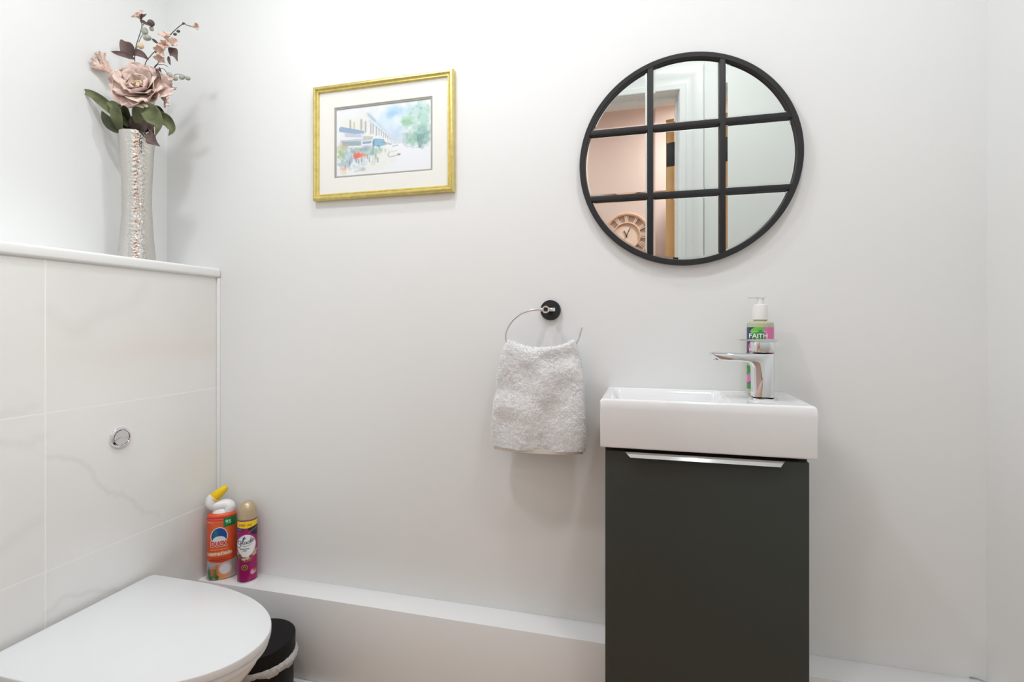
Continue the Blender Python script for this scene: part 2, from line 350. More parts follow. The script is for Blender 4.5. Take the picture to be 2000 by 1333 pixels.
# tiled half wall (boxed-in cistern) with marble tiles: veins painted as colour, grout by the grid
TZ = 1.145
cv = Canvas(1.13, TZ, 0.005, (234, 234, 231), 5)     # u = distance from back corner, v = distance down from the top
def veins(c):
    n = noise2(c.h, c.w, 60, c.rng)*0.6 + noise2(c.h, c.w, 25, c.rng)*0.3 + noise2(c.h, c.w, 9, c.rng)*0.1
    c.put(np.clip((n-0.45)*2.2, 0, 1), (224, 222, 217), 0.4)
    n2 = noise2(c.h, c.w, 80, c.rng)*0.7 + noise2(c.h, c.w, 20, c.rng)*0.3
    c.put(np.clip((n2-0.55)*3, 0, 1), (242, 242, 241), 0.6)
    c.ell(0.08, 0.215, 0.16, 0.018, (232, 205, 188), 0.16, 0.9, 0.4, 0.06)
    c.ell(0.18, 0.20, 0.18, 0.05, (226, 214, 204), 0.25, 0.9, 0.5, 0.08)
    c.ell(0.06, 0.55, 0.09, 0.06, (236, 222, 200), 0.3, 0.9, 0.4, 0.06)
    c.ell(0.30, 0.09, 0.13, 0.05, (232, 232, 232), 0.4, 0.8, 0.5, 0.05)
    for pts, wd, a in (([(0.46, 0.43), (0.41, 0.45), (0.37, 0.49), (0.34, 0.54), (0.29, 0.57), (0.25, 0.62), (0.20, 0.65)], 0.006, 0.5),
                       ([(0.46, 0.12), (0.40, 0.16), (0.35, 0.12), (0.28, 0.10), (0.24, 0.05)], 0.02, 0.25),
                       ([(0.46, 0.77), (0.43, 0.755), (0.40, 0.76), (0.30, 0.80)], 0.006, 0.45),
                       ([(0.46, 0.83), (0.36, 0.86), (0.20, 0.79), (0.1, 0.78)], 0.03, 0.3),
                       ([(0.62, 0.36), (0.50, 0.395), (0.46, 0.385)], 0.01, 0.35), ([(0.75, 0.63), (0.56, 0.60), (0.47, 0.565)], 0.016, 0.3),
                       ([(1.1, 0.30), (0.8, 0.27), (0.55, 0.33), (0.48, 0.32)], 0.012, 0.3)):
        q = smooth_path([(x, y, 0) for x, y in pts], 6); j = c.rng.normal(0, 0.003, (len(q), 2))
        c.line([(p.x+j[i, 0], p.y+j[i, 1]) for i, p in enumerate(q)], wd, (196, 190, 180), a*0.5, 1.6)
veins(cv)
bm = bmesh.new(); box(bm, XL, XT-0.004, YR, 0.0, FZ, TZ); tw = struct(bmobj('wall_tiled_half', bm, M['wall']), 'half-height marble-tiled wall boxing in the cistern')
ys = np.linspace(0, 1.13, 227); zs = np.linspace(0, TZ, 230); YY, ZZ = np.meshgrid(ys, zs)
tile = mat('marble_tile', (1, 1, 1), 0.16, spec=0.5, attr=True); nt = tile.node_tree; p = nt.nodes['Principled BSDF']
a = [n for n in nt.nodes if n.type == 'ATTRIBUTE'][0]
geo = nt.nodes.new('ShaderNodeTexCoord'); sp = nt.nodes.new('ShaderNodeSeparateXYZ'); nt.links.new(geo.outputs['Object'], sp.inputs[0])
def mth(op, *ins):
    n = nt.nodes.new('ShaderNodeMath'); n.operation = op
    for i, v in enumerate(ins):
        if hasattr(v, 'links') or hasattr(v, 'is_linked'): nt.links.new(v, n.inputs[i])
        else: n.inputs[i].default_value = v
    return n.outputs[0]
def gline(sock, pos): return mth('LESS_THAN', mth('ABSOLUTE', mth('SUBTRACT', sock, pos)), 0.0014)
gm = gline(sp.outputs['Z'], 0.807)
for zz in (0.465, 0.123): gm = mth('MAXIMUM', gm, gline(sp.outputs['Z'], zz))
for yy in (-0.463, -1.063): gm = mth('MAXIMUM', gm, gline(sp.outputs['Y'], yy))
mxr = nt.nodes.new('ShaderNodeMix'); mxr.data_type = 'RGBA'; nt.links.new(gm, mxr.inputs['Factor']); nt.links.new(a.outputs['Color'], mxr.inputs['A']); mxr.inputs['B'].default_value = rgb(246, 246, 244)
nt.links.new(mxr.outputs['Result'], p.inputs['Base Color'])
rr = mth('ADD', mth('MULTIPLY', gm, 0.5), 0.17); nt.links.new(rr, p.inputs['Roughness'])
bb = nt.nodes.new('ShaderNodeBump'); bb.inputs['Strength'].default_value = 0.4; bb.inputs['Distance'].default_value = 0.001; bb.invert = True
nt.links.new(gm, bb.inputs['Height']); nt.links.new(bb.outputs['Normal'], p.inputs['Normal'])
P = np.stack([np.full_like(YY, XT), -YY, TZ-ZZ], -1)
grid_obj('tile_face', P, cv.sample(YY/1.13, ZZ/TZ), tile, tw, flip=True)
# ledge board, rounded bead along its front, thin corner bead
struct(boxobj('trim_3', XL, XT-0.010, YR, 0.0, TZ, 1.166, M['gloss']))
bm = bmesh.new(); box(bm, XT-0.010, XT+0.0085, YR, -0.0003, 1.1395, 1.1675, 0.0075, 5)
struct(bmobj('trim_4', bm, M['bead'], sharp=60), 'rounded white bead along the ledge')
struct(boxobj('trim_5', XT, XT+0.006, -0.011, 0.0, 0.262, 1.139, M['bead'], bev=0.002))
# pipe boxing along the back wall
struct(boxobj('trim_6', XT+0.0005, XR, -0.0775, 0.0, FZ, 0.260, M['gloss'], bev=0.0015), 'low white boxing along the back wall')
struct(boxobj('baseboard_back', XT+0.001, XR, -0.092, -0.0775, FZ, 0.037, M['gloss'], bev=0.005))
# hairline sealant crack at the right end of the boxing
V, F = tube_mesh(smooth_path([(0.655, -0.0006, 0.262), (0.668, -0.003, 0.2625), (0.678, -0.010, 0.2622), (0.684, -0.02, 0.2612)]), 0.0009, 6); struct(pyobj('trim_7', V, F, M['mat_inner']))

# ceiling downlight fixtures, including those of the added hall fill
for i, L in enumerate(LAMPS + HALL_FILL_LAMPS):
    hall = i >= len(LAMPS); r = L[2]/2
    place = ('over the toilet side of the back wall', 'over the basin', 'over the toilet', 'added in the hall to brighten the room through the doorway', 'added farther along the hall as fill light')[i]
    t = thing('ceiling_downlight', 'round white recessed ceiling downlight ' + place, 'light', (L[0], L[1], ROOM_H), group='ceiling downlights')
    lathe_obj('bezel', [(r+0.018, 0), (r+0.018, -0.003), (r+0.004, -0.008), (r+0.001, -0.008), (r+0.001, -0.0005)][::-1], M['white_plastic'], t, 48)
    lathe_obj('lens', [(0, -0.003), (r, -0.003), (r, -0.001), (0, -0.001)], M['glow'], t, 48)
    lamp(*L)

# ================================================================== TOILET
t = thing('toilet', 'white back-to-wall toilet with its flat lid closed against the marble tiles', 'toilet', (0, 0, 0))
def dshape(off, x0=-1.238, xs=-1.100, a=0.346, hw=0.1865, yc=-0.414, n=64, shrinkx=None):
    """D outline (x,y) counter-clockwise seen from above; off = inset"""
    hw -= off; x0 += off; a2 = a-off; pts = []
    r = 0.012
    for k in range(n+1):
        an = -PI/2 + PI*k/n; c, s = math.cos(an), math.sin(an)
        pts.append((xs + a2*abs(c)**0.96, yc + hw*math.copysign(abs(s)**0.96, s)))
    for k in range(7):
        an = PI/2 + (PI/2)*k/6; pts.append((x0+r+r*math.cos(an), yc+hw-r+r*math.sin(an)))
    for k in range(7):
        an = PI + (PI/2)*k/6; pts.append((x0+r+r*math.cos(an), yc-hw+r+r*math.sin(an)))
    return pts
def loft(name, rings, m, parent, cap0=True, cap1=True, sharp=45):
    V = []; F = []; n = len(rings[0])
    for R in rings: V += R
    for i in range(len(rings)-1):
        for k in range(n):
            k2 = (k+1) % n; F.append((i*n+k, i*n+k2, (i+1)*n+k2, (i+1)*n+k))
    if cap0: F.append(tuple(range(n))[::-1])
    if cap1: F.append(tuple((len(rings)-1)*n+k for k in range(n)))
    o = pyobj(name, V, F, m, parent); o.data.set_sharp_from_angle(angle=math.radians(sharp)); return o
def ring(off, z): return [(x, y, z) for x, y in dshape(off)]
loft('lid', [ring(0.003, 0.3325), ring(0.0005, 0.334), ring(0, 0.337), ring(0, 0.3475), ring(0.0006, 0.3493), ring(0.002, 0.350)], M['lid'], t)
loft('seat', [ring(0.012, 0.3165), ring(0.006, 0.3180), ring(0.004, 0.322), ring(0.006, 0.3315)], M['lid'], t)
def pan(off, z, fx, fy):
    return [(-1.2495 + (x+1.238)*fx, -0.414 + (y+0.414)*fy, z) for x, y in dshape(off)]
loft('pan', [pan(0.008, z, fx, fy) for z, fx, fy in ((FZ, 0.66, 0.62), (0.0, 0.66, 0.62), (0.07, 0.69, 0.65), (0.15, 0.77, 0.74), (0.21, 0.86, 0.84), (0.26, 0.94, 0.93), (0.290, 0.985, 0.98), (0.308, 1.0, 0.995), (0.3155, 0.995, 0.988))], M['ceramic'], t)
# flush button
b = thing('flush_button', 'round chrome dual flush button set in the marble tiles', 'flush button', (XT, -0.303, 0.7204))
Rx = Matrix.Rotation(PI/2, 4, 'Y')
def rot(prof, seg=64): return prof
lathe_obj('bezel', [(0.0255, 0), (0.0255, 0.004), (0.0235, 0.0075), (0.0205, 0.0085), (0.0195, 0.0075), (0.0193, 0.004), (0, 0.004)], M['chrome'], b, 64, tf=Rx)
def half_button(big):
    bm = bmesh.new(); pts = []; R = 0.0188
    if big:      # upper lune: full disc minus lower disc
        for k in range(41):
            an = -0.25 + (PI+0.5)*k/40; pts.append((R*math.cos(an), R*math.sin(an)))
        for k in range(1, 20):
            an = PI-0.45 - (PI-0.9)*k/20; pts.append((0.0195*math.cos(an), -0.0135+0.0155*math.sin(an)))
    else:
        for k in range(31):
            an = PI+0.36 + (PI-0.72)*k/30; pts.append((R*math.cos(an), R*math.sin(an)))
        for k in range(1, 20):
            an = 0.50 + (PI-1.0)*k/20; pts.append((0.0188*math.cos(an), -0.0142+0.0145*math.sin(an)))
    lo = [bm.verts.new((0.0042, u, v)) for u, v in pts]; hi = [bm.verts.new((0.0075, u*0.97, v*0.97)) for u, v in pts]; n = len(pts)
    bm.faces.new(hi)
    for k in range(n): bm.faces.new((lo[k], lo[(k+1) % n], hi[(k+1) % n], hi[k]))
    bmesh.ops.recalc_face_normals(bm, faces=bm.faces[:]); return bm
bmobj('full_flush_button', half_button(True), M['chrome'], b, sharp=30)
bmobj('half_flush_button', half_button(False), M['chrome'], b, sharp=30)

# ================================================================== BIN
t = thing('waste_bin', 'small round black bin with a white liner showing, behind the toilet', 'bin', (-0.9416, -0.192, FZ))
R = 0.0835
lathe_obj('body', [(0, 0), (R-0.004, 0), (R-0.002, 0.003), (R-0.002, 0.19), (R-0.001, 0.222), (R-0.005, 0.222), (R-0.006, 0.05), (0, 0.05)], M['black_body'], t, 96)
lathe_obj('lid', [(R, 0.224), (R+0.0025, 0.225), (R+0.0025, 0.2580), (R+0.0005, 0.2598), (R-0.03, 0.2602), (0, 0.2604)], M['black_plastic'], t, 96, sharp=24)
V = []; F = []; n = 180; rows = 10
for j in range(rows):
    f = j/(rows-1)
    for k in range(n):
        an = 2*PI*k/n
        sag = 0.010*(0.5+0.5*math.sin(an*2+1.0)) + 0.003*math.sin(an*9) ; z = 0.2235 - f*(0.016+sag)
        rr = R + 0.0025 + 0.006*math.sin(PI*min(1, f*1.15)) *(0.8+0.35*math.sin(an*3+0.4)) + 0.0009*math.sin(an*31+f*7) + 0.0006*math.sin(an*53-f*11)
        V.append((rr*math.cos(an), rr*math.sin(an), z))
for j in range(rows-1):
    for k in range(n): k2 = (k+1) % n; F.append((j*n+k, (j+1)*n+k, (j+1)*n+k2, j*n+k2))
o = pyobj('bin_liner', V, F, M['bag'], t); o['label'] = 'thin white plastic liner folded over the rim'
md = o.modifiers.new('s', 'SOLIDIFY'); md.thickness = 0.0006
boxobj('pedal', -0.02, 0.02, -0.105, -0.07, 0.012, 0.02, M['black_plastic'], t, 0.002)

# ================================================================== VANITY CABINET + BASIN + TAP
cab = thing('vanity_cabinet', 'dark green-grey vanity cabinet with one door under the white basin', 'cabinet', (0, 0, 0))
CX0, CX1, CY = -0.081, 0.3008, -0.200
bm = bmesh.new()
for x0, x1 in ((CX0, CX0+0.016), (CX1-0.016, CX1)):
    box(bm, x0, x1, CY+0.018, -0.001, 0.265, 0.7455); box(bm, x0, x1, CY+0.018, -0.094, FZ, 0.265)
box(bm, CX0+0.016, CX1-0.016, CY+0.018, -0.001, 0.30, 0.316); box(bm, CX0+0.016, CX1-0.016, -0.012, -0.001, 0.316, 0.7455)
box(bm, CX0+0.016, CX1-0.016, CY+0.03, -0.094, 0.03, 0.046)
bmobj('carcass', bm, M['cab'], cab)
boxobj('top_rail', CX0+0.016, CX1-0.016, CY+0.020, CY+0.036, 0.70, 0.7455, M['cab_dark'], cab)
door_o = boxobj('door', CX0+0.001, CX1-0.001, CY, CY+0.018, FZ+0.004, 0.7375, M['cab'], cab, 0.0012)
# profile handle hooked over the top edge, mitred ends
V = []; F = []
def sec(xa, xb):
    return [(xa, CY+0.004, 0.7383), (xa, CY-0.004, 0.7383), (xb, CY-0.0125, 0.7290), (xb, CY-0.0110, 0.7278), (xa, CY-0.0030, 0.7366), (xa, CY+0.004, 0.7372)]
A = sec(-0.0400, -0.0290); B = sec(0.2570, 0.2480); V = A+B; n = 6
for k in range(n): k2 = (k+1) % n; F.append((k, k2, n+k2, n+k))
F += [tuple(range(n))[::-1], tuple(range(n, 2*n))]
bm = bmesh.new(); vv = [bm.verts.new(v) for v in V]; [bm.faces.new([vv[i] for i in f]) for f in F]; bmesh.ops.recalc_face_normals(bm, faces=bm.faces[:])
h = bmobj('handle', bm, M['chrome'], door_o); h['label'] = 'slim angled chrome profile handle'

# basin: height-field top with a bowl on the left and a tap deck on the right
BX0, BX1, BY0, BY1, BZ0, BZ1 = -0.0895, 0.310, -0.213, -0.001, 0.7465, 0.846
bas = thing('basin', 'narrow white rectangular ceramic basin on the dark cabinet', 'basin', (0, 0, 0))
nx, ny = 161, 89
def ss(a, b, x): t_ = np.clip((x-a)/(b-a), 0, 1); return t_*t_*(3-2*t_)
xs = np.linspace(BX0, BX1, nx); yy = np.linspace(BY0, BY1, ny); X, Y = np.meshgrid(xs, yy)
def rr_sdf(X, Y, x0, x1, y0, y1, r):
    cx, cy = (x0+x1)/2, (y0+y1)/2; qx = np.abs(X-cx)-(x1-x0)/2+r; qy = np.abs(Y-cy)-(y1-y0)/2+r
    return np.hypot(np.maximum(qx, 0), np.maximum(qy, 0)) + np.minimum(np.maximum(qx, qy), 0) - r
d1 = rr_sdf(X, Y, BX0+0.011, 0.168, BY0+0.012, BY1-0.012, 0.022)
Z = BZ1 - 0.062*ss(0.0, 0.040, -d1)**0.9
d2 = rr_sdf(X, Y, BX0+0.011, BX1-0.012, BY0+0.012, BY1-0.012, 0.022)
Z = Z - 0.0012*ss(-0.001, 0.008, -d2)*(1-ss(0.0, 0.01, -d1))
de = rr_sdf(X, Y, BX0, BX1, BY0, BY1, 0.006); Z = Z - 0.004*(1-np.clip(-de/0.005, 0, 1))**2
V = [tuple(v) for v in np.stack([X, Y, Z], -1).reshape(-1, 3)]; F = []
for j in range(ny-1):
    for i in range(nx-1): a_ = j*nx+i; F.append((a_, a_+1, a_+nx+1, a_+nx))
per = [i for i in range(nx)] + [j*nx+nx-1 for j in range(1, ny)] + [(ny-1)*nx+i for i in range(nx-2, -1, -1)] + [j*nx for j in range(ny-2, 0, -1)]
prev = per
for z, ins in ((BZ1-0.02, 0.0), (BZ0+0.004, 0.0005), (BZ0+0.001, 0.0015), (BZ0, 0.004)):
    cur = []
    for i in per:
        x, y, _ = V[i]; x = min(max(x, BX0+ins), BX1-ins); y = min(max(y, BY0+ins), BY1); cur.append(len(V)); V.append((x, y, z))
    for k in range(len(per)): k2 = (k+1) % len(per); F.append((prev[k], cur[k], cur[k2], prev[k2]))
    prev = cur
F.append(tuple(prev)[::-1])
o = pyobj('bowl', V, F, M['ceramic'], bas); o.data.set_sharp_from_angle(angle=math.radians(60))
lathe_obj('waste', [(0.0, 0.0), (0.021, 0.0), (0.021, 0.002), (0.015, 0.004), (0, 0.0045)], M['chrome'], bas, 48, tf=Matrix.Translation((0.045, -0.107, BZ1-0.0625)))
#lathe_obj('overflow_ring', [(0.011, 0.0), (0.011, 0.002), (0.0075, 0.002), (0.0075, 0.0)], M['chrome'], bas, 32, tf=Matrix.Translation((0.100, -0.0235, BZ1-0.016)) @ Matrix.Rotation(PI/2, 4, 'X'))

# tap
TX, TY, TB = 0.2335, -0.131, BZ1-0.0012
tap = thing('basin_tap', 'chrome single-lever mixer tap on the right of the basin', 'tap', (TX, TY, TB))
lathe_obj('base_plate', [(0, 0), (0.0275, 0), (0.0282, 0.0012), (0.0275, 0.0045), (0.0250, 0.0055), (0, 0.0055)], M['chrome'], tap, 64, sx=1.0, sy=0.92)
# body column and spout as one side profile (x,z); x to the left is the outlet
zt = 0.9415-TB
prof = [(0.0215, 0.0072), (0.0215, zt), (-0.060, zt), (-0.0985, zt+0.0005), (-0.1035, zt-0.002), (-0.1020, zt-0.007), (-0.0840, zt-0.0185), (-0.045, zt-0.0205), (-0.034, zt-0.0215)]
for k in range(8):
    an = PI/2 - (PI/2)*k/7; prof.append((-0.034 + 0.0115*math.cos(an), zt-0.0325 + 0.0115*math.sin(an)))
prof += [(-0.0215, 0.02), (-0.0215, 0.0072)]
bm = bmesh.new()
# loft across y with a rounded section: half-width depends on x so the spout is narrower at its tip
def hwid(x): return 0.0215 if x > -0.024 else 0.0215 - 0.0055*min(1, (-0.024-x)/0.08)
pr = prof; nl = 13; rings_ = []
cxp = sum(p_[0] for p_ in pr)/len(pr)
for j in range(nl):
    s_ = -1 + 2*j/(nl-1); ang = s_*PI/2; yv = math.sin(ang); shrink = 0.0085*(1-math.cos(ang)) if abs(s_) > 0 else 0
    rg = []
    for i, (x, z) in enumerate(pr):
        # inset along the averaged edge normal
        x0, z0 = pr[i-1]; x1, z1 = pr[(i+1) % len(pr)]; tx, tz = x1-x0, z1-z0; L_ = math.hypot(tx, tz) or 1; nxv, nzv = -tz/L_, tx/L_
        if x > 0.02: k_x = 1.7
        else: k_x = 1.0
        if z < 0.009: nzv = 0
        rg.append((x + nxv*shrink*k_x*(0.75), yv*hwid(x), z + nzv*shrink*0.55))
    rings_.append([bm.verts.new(v) for v in rg])
for a_, b_ in zip(rings_[:-1], rings_[1:]):
    for i in range(len(pr)): i2 = (i+1) % len(pr); bm.faces.new((a_[i], b_[i], b_[i2], a_[i2]))
bm.faces.new(rings_[0]); bm.faces.new(rings_[-1][::-1]); bmesh.ops.recalc_face_normals(bm, faces=bm.faces[:])
bmobj('body', bm, M['chrome'], tap, sharp=40)
lathe_obj('gasket', [(0, 0.0053), (0.0205, 0.0053), (0.0205, 0.0075), (0, 0.0075)], M['black_plastic'], tap, 48, sy=0.9)
# lever: tapered block + thin flat paddle reaching left
loft('lever_block', [[(x*s1, y*s1, z) for x, y in [(0.0225*math.copysign(abs(math.cos(q))**0.6, math.cos(q)), 0.0205*math.copysign(abs(math.sin(q))**0.6, math.sin(q))) for q in [2*PI*k/48 for k in range(48)]]]
     for z, s1 in ((zt+0.0012, 0.92), (zt+0.002, 0.96), (zt+0.020, 1.0), (zt+0.0215, 0.98))], M['chrome'], tap)
bm = bmesh.new(); prism(bm, [(0.0235, zt+0.0215), (0.0245, zt+0.0270), (0.0100, zt+0.0282), (-0.046, zt+0.0262), (-0.047, zt+0.0252), (-0.020, zt+0.0225)], -0.0175, 0.0175)
bmesh.ops.bevel(bm, geom=bm.edges[:], offset=0.0009, segments=2, affect='EDGES'); bmobj('lever', bm, M['chrome'], tap, sharp=35)
lathe_obj('aerator', [(0.0, zt-0.0175), (0.0085, zt-0.0175), (0.009, zt-0.017), (0.009, zt-0.015), (0, zt-0.015)], M['steel'], tap, 32, tf=Matrix.Translation((-0.086, 0, 0)))

# ================================================================== LABEL helper for bottles
def label_mesh(name, cvs, a, b, z0, z1, m, parent, phimax=86, nphi=140, sup=2.0, nz=None, prof=None, off=0.0004):
    """front faces -y. canvas x maps to the frontal projection"""
    nz = nz or int((z1-z0)/0.0006); ph = np.radians(np.linspace(-phimax, phimax, nphi)); v = np.linspace(0, 1, nz)
    PH, VV = np.meshgrid(ph, v)
    s_, c_ = np.sin(PH), np.cos(PH); s_ = np.sign(s_)*np.abs(s_)**(2/sup); c_ = np.abs(c_)**(2/sup)
    k = np.ones_like(VV) if prof is None else np.interp(z1+(z0-z1)*VV, [q[0] for q in prof], [q[1] for q in prof])
    P = np.stack([(a*k+off)*s_, -(b*k+off)*c_, z1+(z0-z1)*VV], -1)
    return grid_obj(name, P, cvs.sample((s_+1)/2, VV), m, parent)

# ---- soap bottle behind the tap
t = thing('soap_bottle', 'clear pump soap bottle with a pink and green label standing behind the tap', 'soap bottle', (0.2440, -0.055, BZ1-0.0012), math.radians(-8))
Hs = 0.160
lathe_obj('body', [(0, 0), (0.024, 0), (0.0268, 0.003), (0.0268, Hs-0.008), (0.0262, Hs-0.003), (0.0225, Hs), (0.014, Hs+0.001), (0.013, Hs+0.004), (0, Hs+0.004)], M['soap'], t, 72)
c = Canvas(54, 124, 0.45, (38, 62, 92), 11)   # mm
c.ell(24, 8, 17, 9, (106, 196, 74)); c.ell(12, 30, 6, 10, (32, 88, 60), 0.7, 0.1); c.ell(44, 18, 12, 30, (226, 118, 172)); c.ell(26, 20, 9, 14, (44, 120, 62))
c.ell(17, 22, 8, 12, (70, 140, 60), 0.8, 0.15); c.ell(12, 40, 9, 12, (222, 98, 158)); c.ell(32, 40, 9, 10, (90, 180, 70)); c.ell(50, 60, 12, 20, (222, 98, 158))
c.ell(6, 70, 12, 9, (110, 200, 80)); c.ell(20, 66, 10, 7, (70, 150, 66)); c.ell(8, 92, 11, 14, (66, 140, 58), 1, 0.1); c.ell(8, 98, 6, 7, (120, 165, 190)); c.ell(2, 104, 5, 8, (232, 120, 178)); c.ell(10, 118, 14, 6, (70, 150, 60))
c.ell(36, 92, 16, 18, (42, 60, 110)); c.ell(38, 70, 8, 10, (60, 150, 70)); c.ell(40, 112, 12, 12, (90, 180, 70))
c.text('FAITH', 22, 17.2, 9.0, (250, 250, 250), width=35, grow=0.02); c.line([(6, 8.8), (38, 8.8)], 1.6, (200, 220, 235), 0.55, 1.0)
c.text('IN', 12, 34, 4, (250, 250, 250)); c.text('NATURE', 22, 46, 7.5, (250, 250, 250), width=34, grow=0.02)
c.poly([(7, 82), (38, 82), (38, 90), (7, 90)], (236, 240, 240)); c.text('HAND WASH', 22, 86, 4, (40, 60, 90), width=26)
label_mesh('label', c, 0.0268, 0.0268, 0.014, 0.148, M['label_gloss'], t)
lathe_obj('collar', [(0.0145, Hs+0.0035), (0.0158, Hs+0.005), (0.0158, Hs+0.026), (0.0150, Hs+0.030), (0.0140, Hs+0.036), (0.012, Hs+0.0375), (0, Hs+0.0375)], M['pump'], t, 48)
lathe_obj('pump_stem', [(0, Hs+0.037), (0.0075, Hs+0.037), (0.0065, Hs+0.052), (0, Hs+0.052)], M['pump'], t, 24)
bm = bmesh.new(); prism(bm, [(0.0100, Hs+0.0505), (0.0100, Hs+0.0575), (-0.006, Hs+0.0590), (-0.0245, Hs+0.0570), (-0.0255, Hs+0.0520), (-0.0235, Hs+0.0515), (-0.010, Hs+0.0515)], -0.0075, 0.0075)
bmesh.ops.bevel(bm, geom=bm.edges[:], offset=0.0012, segments=2, affect='EDGES'); bmobj('pump_head', bm, M['pump'], t, sharp=35)

# ---- toilet cleaner bottle
t = thing('toilet_cleaner_bottle', 'orange toilet cleaner bottle with bent white neck and yellow cap in the corner', 'cleaner bottle', (-1.2005, -0.0405, 0.2603), math.radians(40))
A_, B_, Hd = 0.0385, 0.0265, 0.186
kp = [(0, 0.93), (0.004, 0.985), (0.012, 1.0), (0.05, 0.99), (0.09, 0.975), (0.13, 0.99), (0.165, 1.0), (0.178, 0.985), (0.186, 0.93)]
V, F = lathe([(0, 0)] + [(A_*k, z) for z, k in kp] + [(A_*0.80, 0.190), (0, 0.190)], 96, 1, B_/A_, sup=2.5)
o = pyobj('body', V, F, M['orange'], t)
c = Canvas(77, 178, 0.5, (226, 88, 46), 21)
c.poly([(0, 0), (77, 0), (77, 16), (0, 9)], (208, 40, 44)); c.poly([(0, 9), (77, 16), (77, 20), (0, 12)], (236, 120, 60), 0.8)
c.ell(40, 60, 26, 45, (238, 120, 62), 0.6, 0.6); c.line([(6, 6), (44, 7)], 1.3, (250, 214, 190), 0.7, 1.0); c.line([(4, 14), (16, 15)], 1.5, (255, 240, 230), 0.8, 1)
c.poly([(44, 4), (77, 2), (77, 28), (44, 31)], (28, 128, 62)); c.text('95', 56, 16, 11, (214, 240, 222), grow=0.02)
# emblem: blue arch disc, pale band (no mascot)
c.ell(33, 55, 22, 26, (250, 240, 236)); c.ell(33, 55, 20, 24, (34, 78, 158)); c.ell(24, 48, 7, 12, (44, 128, 110), 0.7, 0.3); c.ell(33, 66, 17, 12, (236, 240, 246))
c.poly([(8, 70), (60, 70), (60, 86), (8, 86)], (228, 92, 48))
for dx, dy in ((-1, 0), (1, 0), (0, -1), (0, 1), (-0.7, 0.7), (0.7, 0.7), (-0.7, -0.7), (0.7, -0.7)): c.text('DUCK', 33+dx*1.3, 76+dy*1.3, 15.5, (252, 236, 228), width=41, grow=0.03)
c.text('DUCK', 33, 76, 15.5, (200, 26, 36), width=41, grow=0.03)
rg = np.random.default_rng(3)
def glyph_row(cv_, x0, x1, y, h, col, al, n):
    x = x0
    while x < x1:
        wd = rg.uniform(0.5, 1.0)*(x1-x0)/n; cv_.line([(x, y-h/2*rg.uniform(0.5, 1)), (x, y+h/2)], h*0.30, col, al, 0.8); cv_.line([(x, y+h/2*rg.uniform(-1, 1)), (x+wd*0.6, y+h/2*rg.uniform(-1, 1))], h*0.25, col, al, 0.8); x += wd
glyph_row(c, 10, 55, 92, 2.4, (250, 214, 120), 0.7, 22); glyph_row(c, 4, 67, 104, 8.5, (252, 232, 220), 0.85, 15)
glyph_row(c, 14, 54, 117, 2.0, (120, 20, 20), 0.7, 22); c.line([(10, 121), (56, 123)], 1.4, (120, 20, 20), 0.9, 1); c.line([(12, 126), (50, 127)], 1.6, (150, 30, 30), 0.8, 1)
c.poly([(0, 124), (38, 131), (77, 124), (77, 178), (0, 178)], (190, 178, 182)); c.ell(40, 158, 24, 20, (226, 150, 90), 0.8, 0.4, 0.4, 8)
for x, y, rx, ry, cc in ((8, 158, 4, 15, (58, 120, 70)), (22, 160, 5, 17, (72, 132, 66)), (16, 154, 5, 12, (222, 110, 66)), (30, 150, 5, 15, (226, 120, 70)), (38, 166, 12, 10, (228, 150, 70)), (27, 170, 4, 7, (48, 104, 60)), (12, 171, 5, 5, (60, 112, 60))):
    c.ell(x, y, rx, ry, cc, 0.85, 0.35, 0.4, 5)
c.ell(48, 148, 17, 17, (222, 206, 210), 0.9, 0.15); c.ell(48, 149, 13.5, 13.5, (234, 226, 230), 1, 0.1)
c.poly([(72, 28), (77, 28), (77, 124), (72, 124)], (180, 60, 40), 0.4)
label_mesh('label', c, A_, B_, 0.0015, 0.182, M['label_gloss'], t, sup=2.5, prof=kp, nphi=150)
# shoulder plug, bent neck, nozzle and cap
lathe_obj('shoulder', [(0.027, 0.186), (0.0265, 0.190), (0.022, 0.196), (0.019, 0.200), (0, 0.200)], M['white_plastic'], t, 48, sy=0.78)
path = smooth_path([(0.013, 0, 0.190), (0.0165, 0, 0.198), (0.0150, 0, 0.2045), (0.006, 0, 0.2090), (-0.006, 0, 0.2090), (-0.018, 0, 0.2095), (-0.0265, 0, 0.2160), (-0.0260, 0, 0.2265), (-0.019, 0, 0.2340)], 8)
rad = [0.015 + 0.002*math.sin(PI*i/(len(path)-1)*1.0) for i in range(len(path))]
rad = [0.0185 if i < 20 else (0.0150 if i < 44 else 0.0158) for i in range(len(path))]; rad = list(np.convolve(np.pad(rad, 6, mode='edge'), np.ones(13)/13, 'valid'))
tube('bent_neck', path, rad, M['white_plastic'], t, 28)
d_ = Vector((0.75, 0, 0.66)).normalized(); base_ = Vector((-0.0225, 0, 0.2305))
q_ = d_.to_track_quat('Z', 'Y').to_matrix().to_4x4()
lathe_obj('nozzle_cap', [(0, -0.001), (0.0150, -0.001), (0.0160, 0.001), (0.0135, 0.020), (0.0092, 0.042), (0.0075, 0.0455), (0, 0.047)], M['yellow_plastic'], t, 40, tf=Matrix.Translation(base_) @ q_)
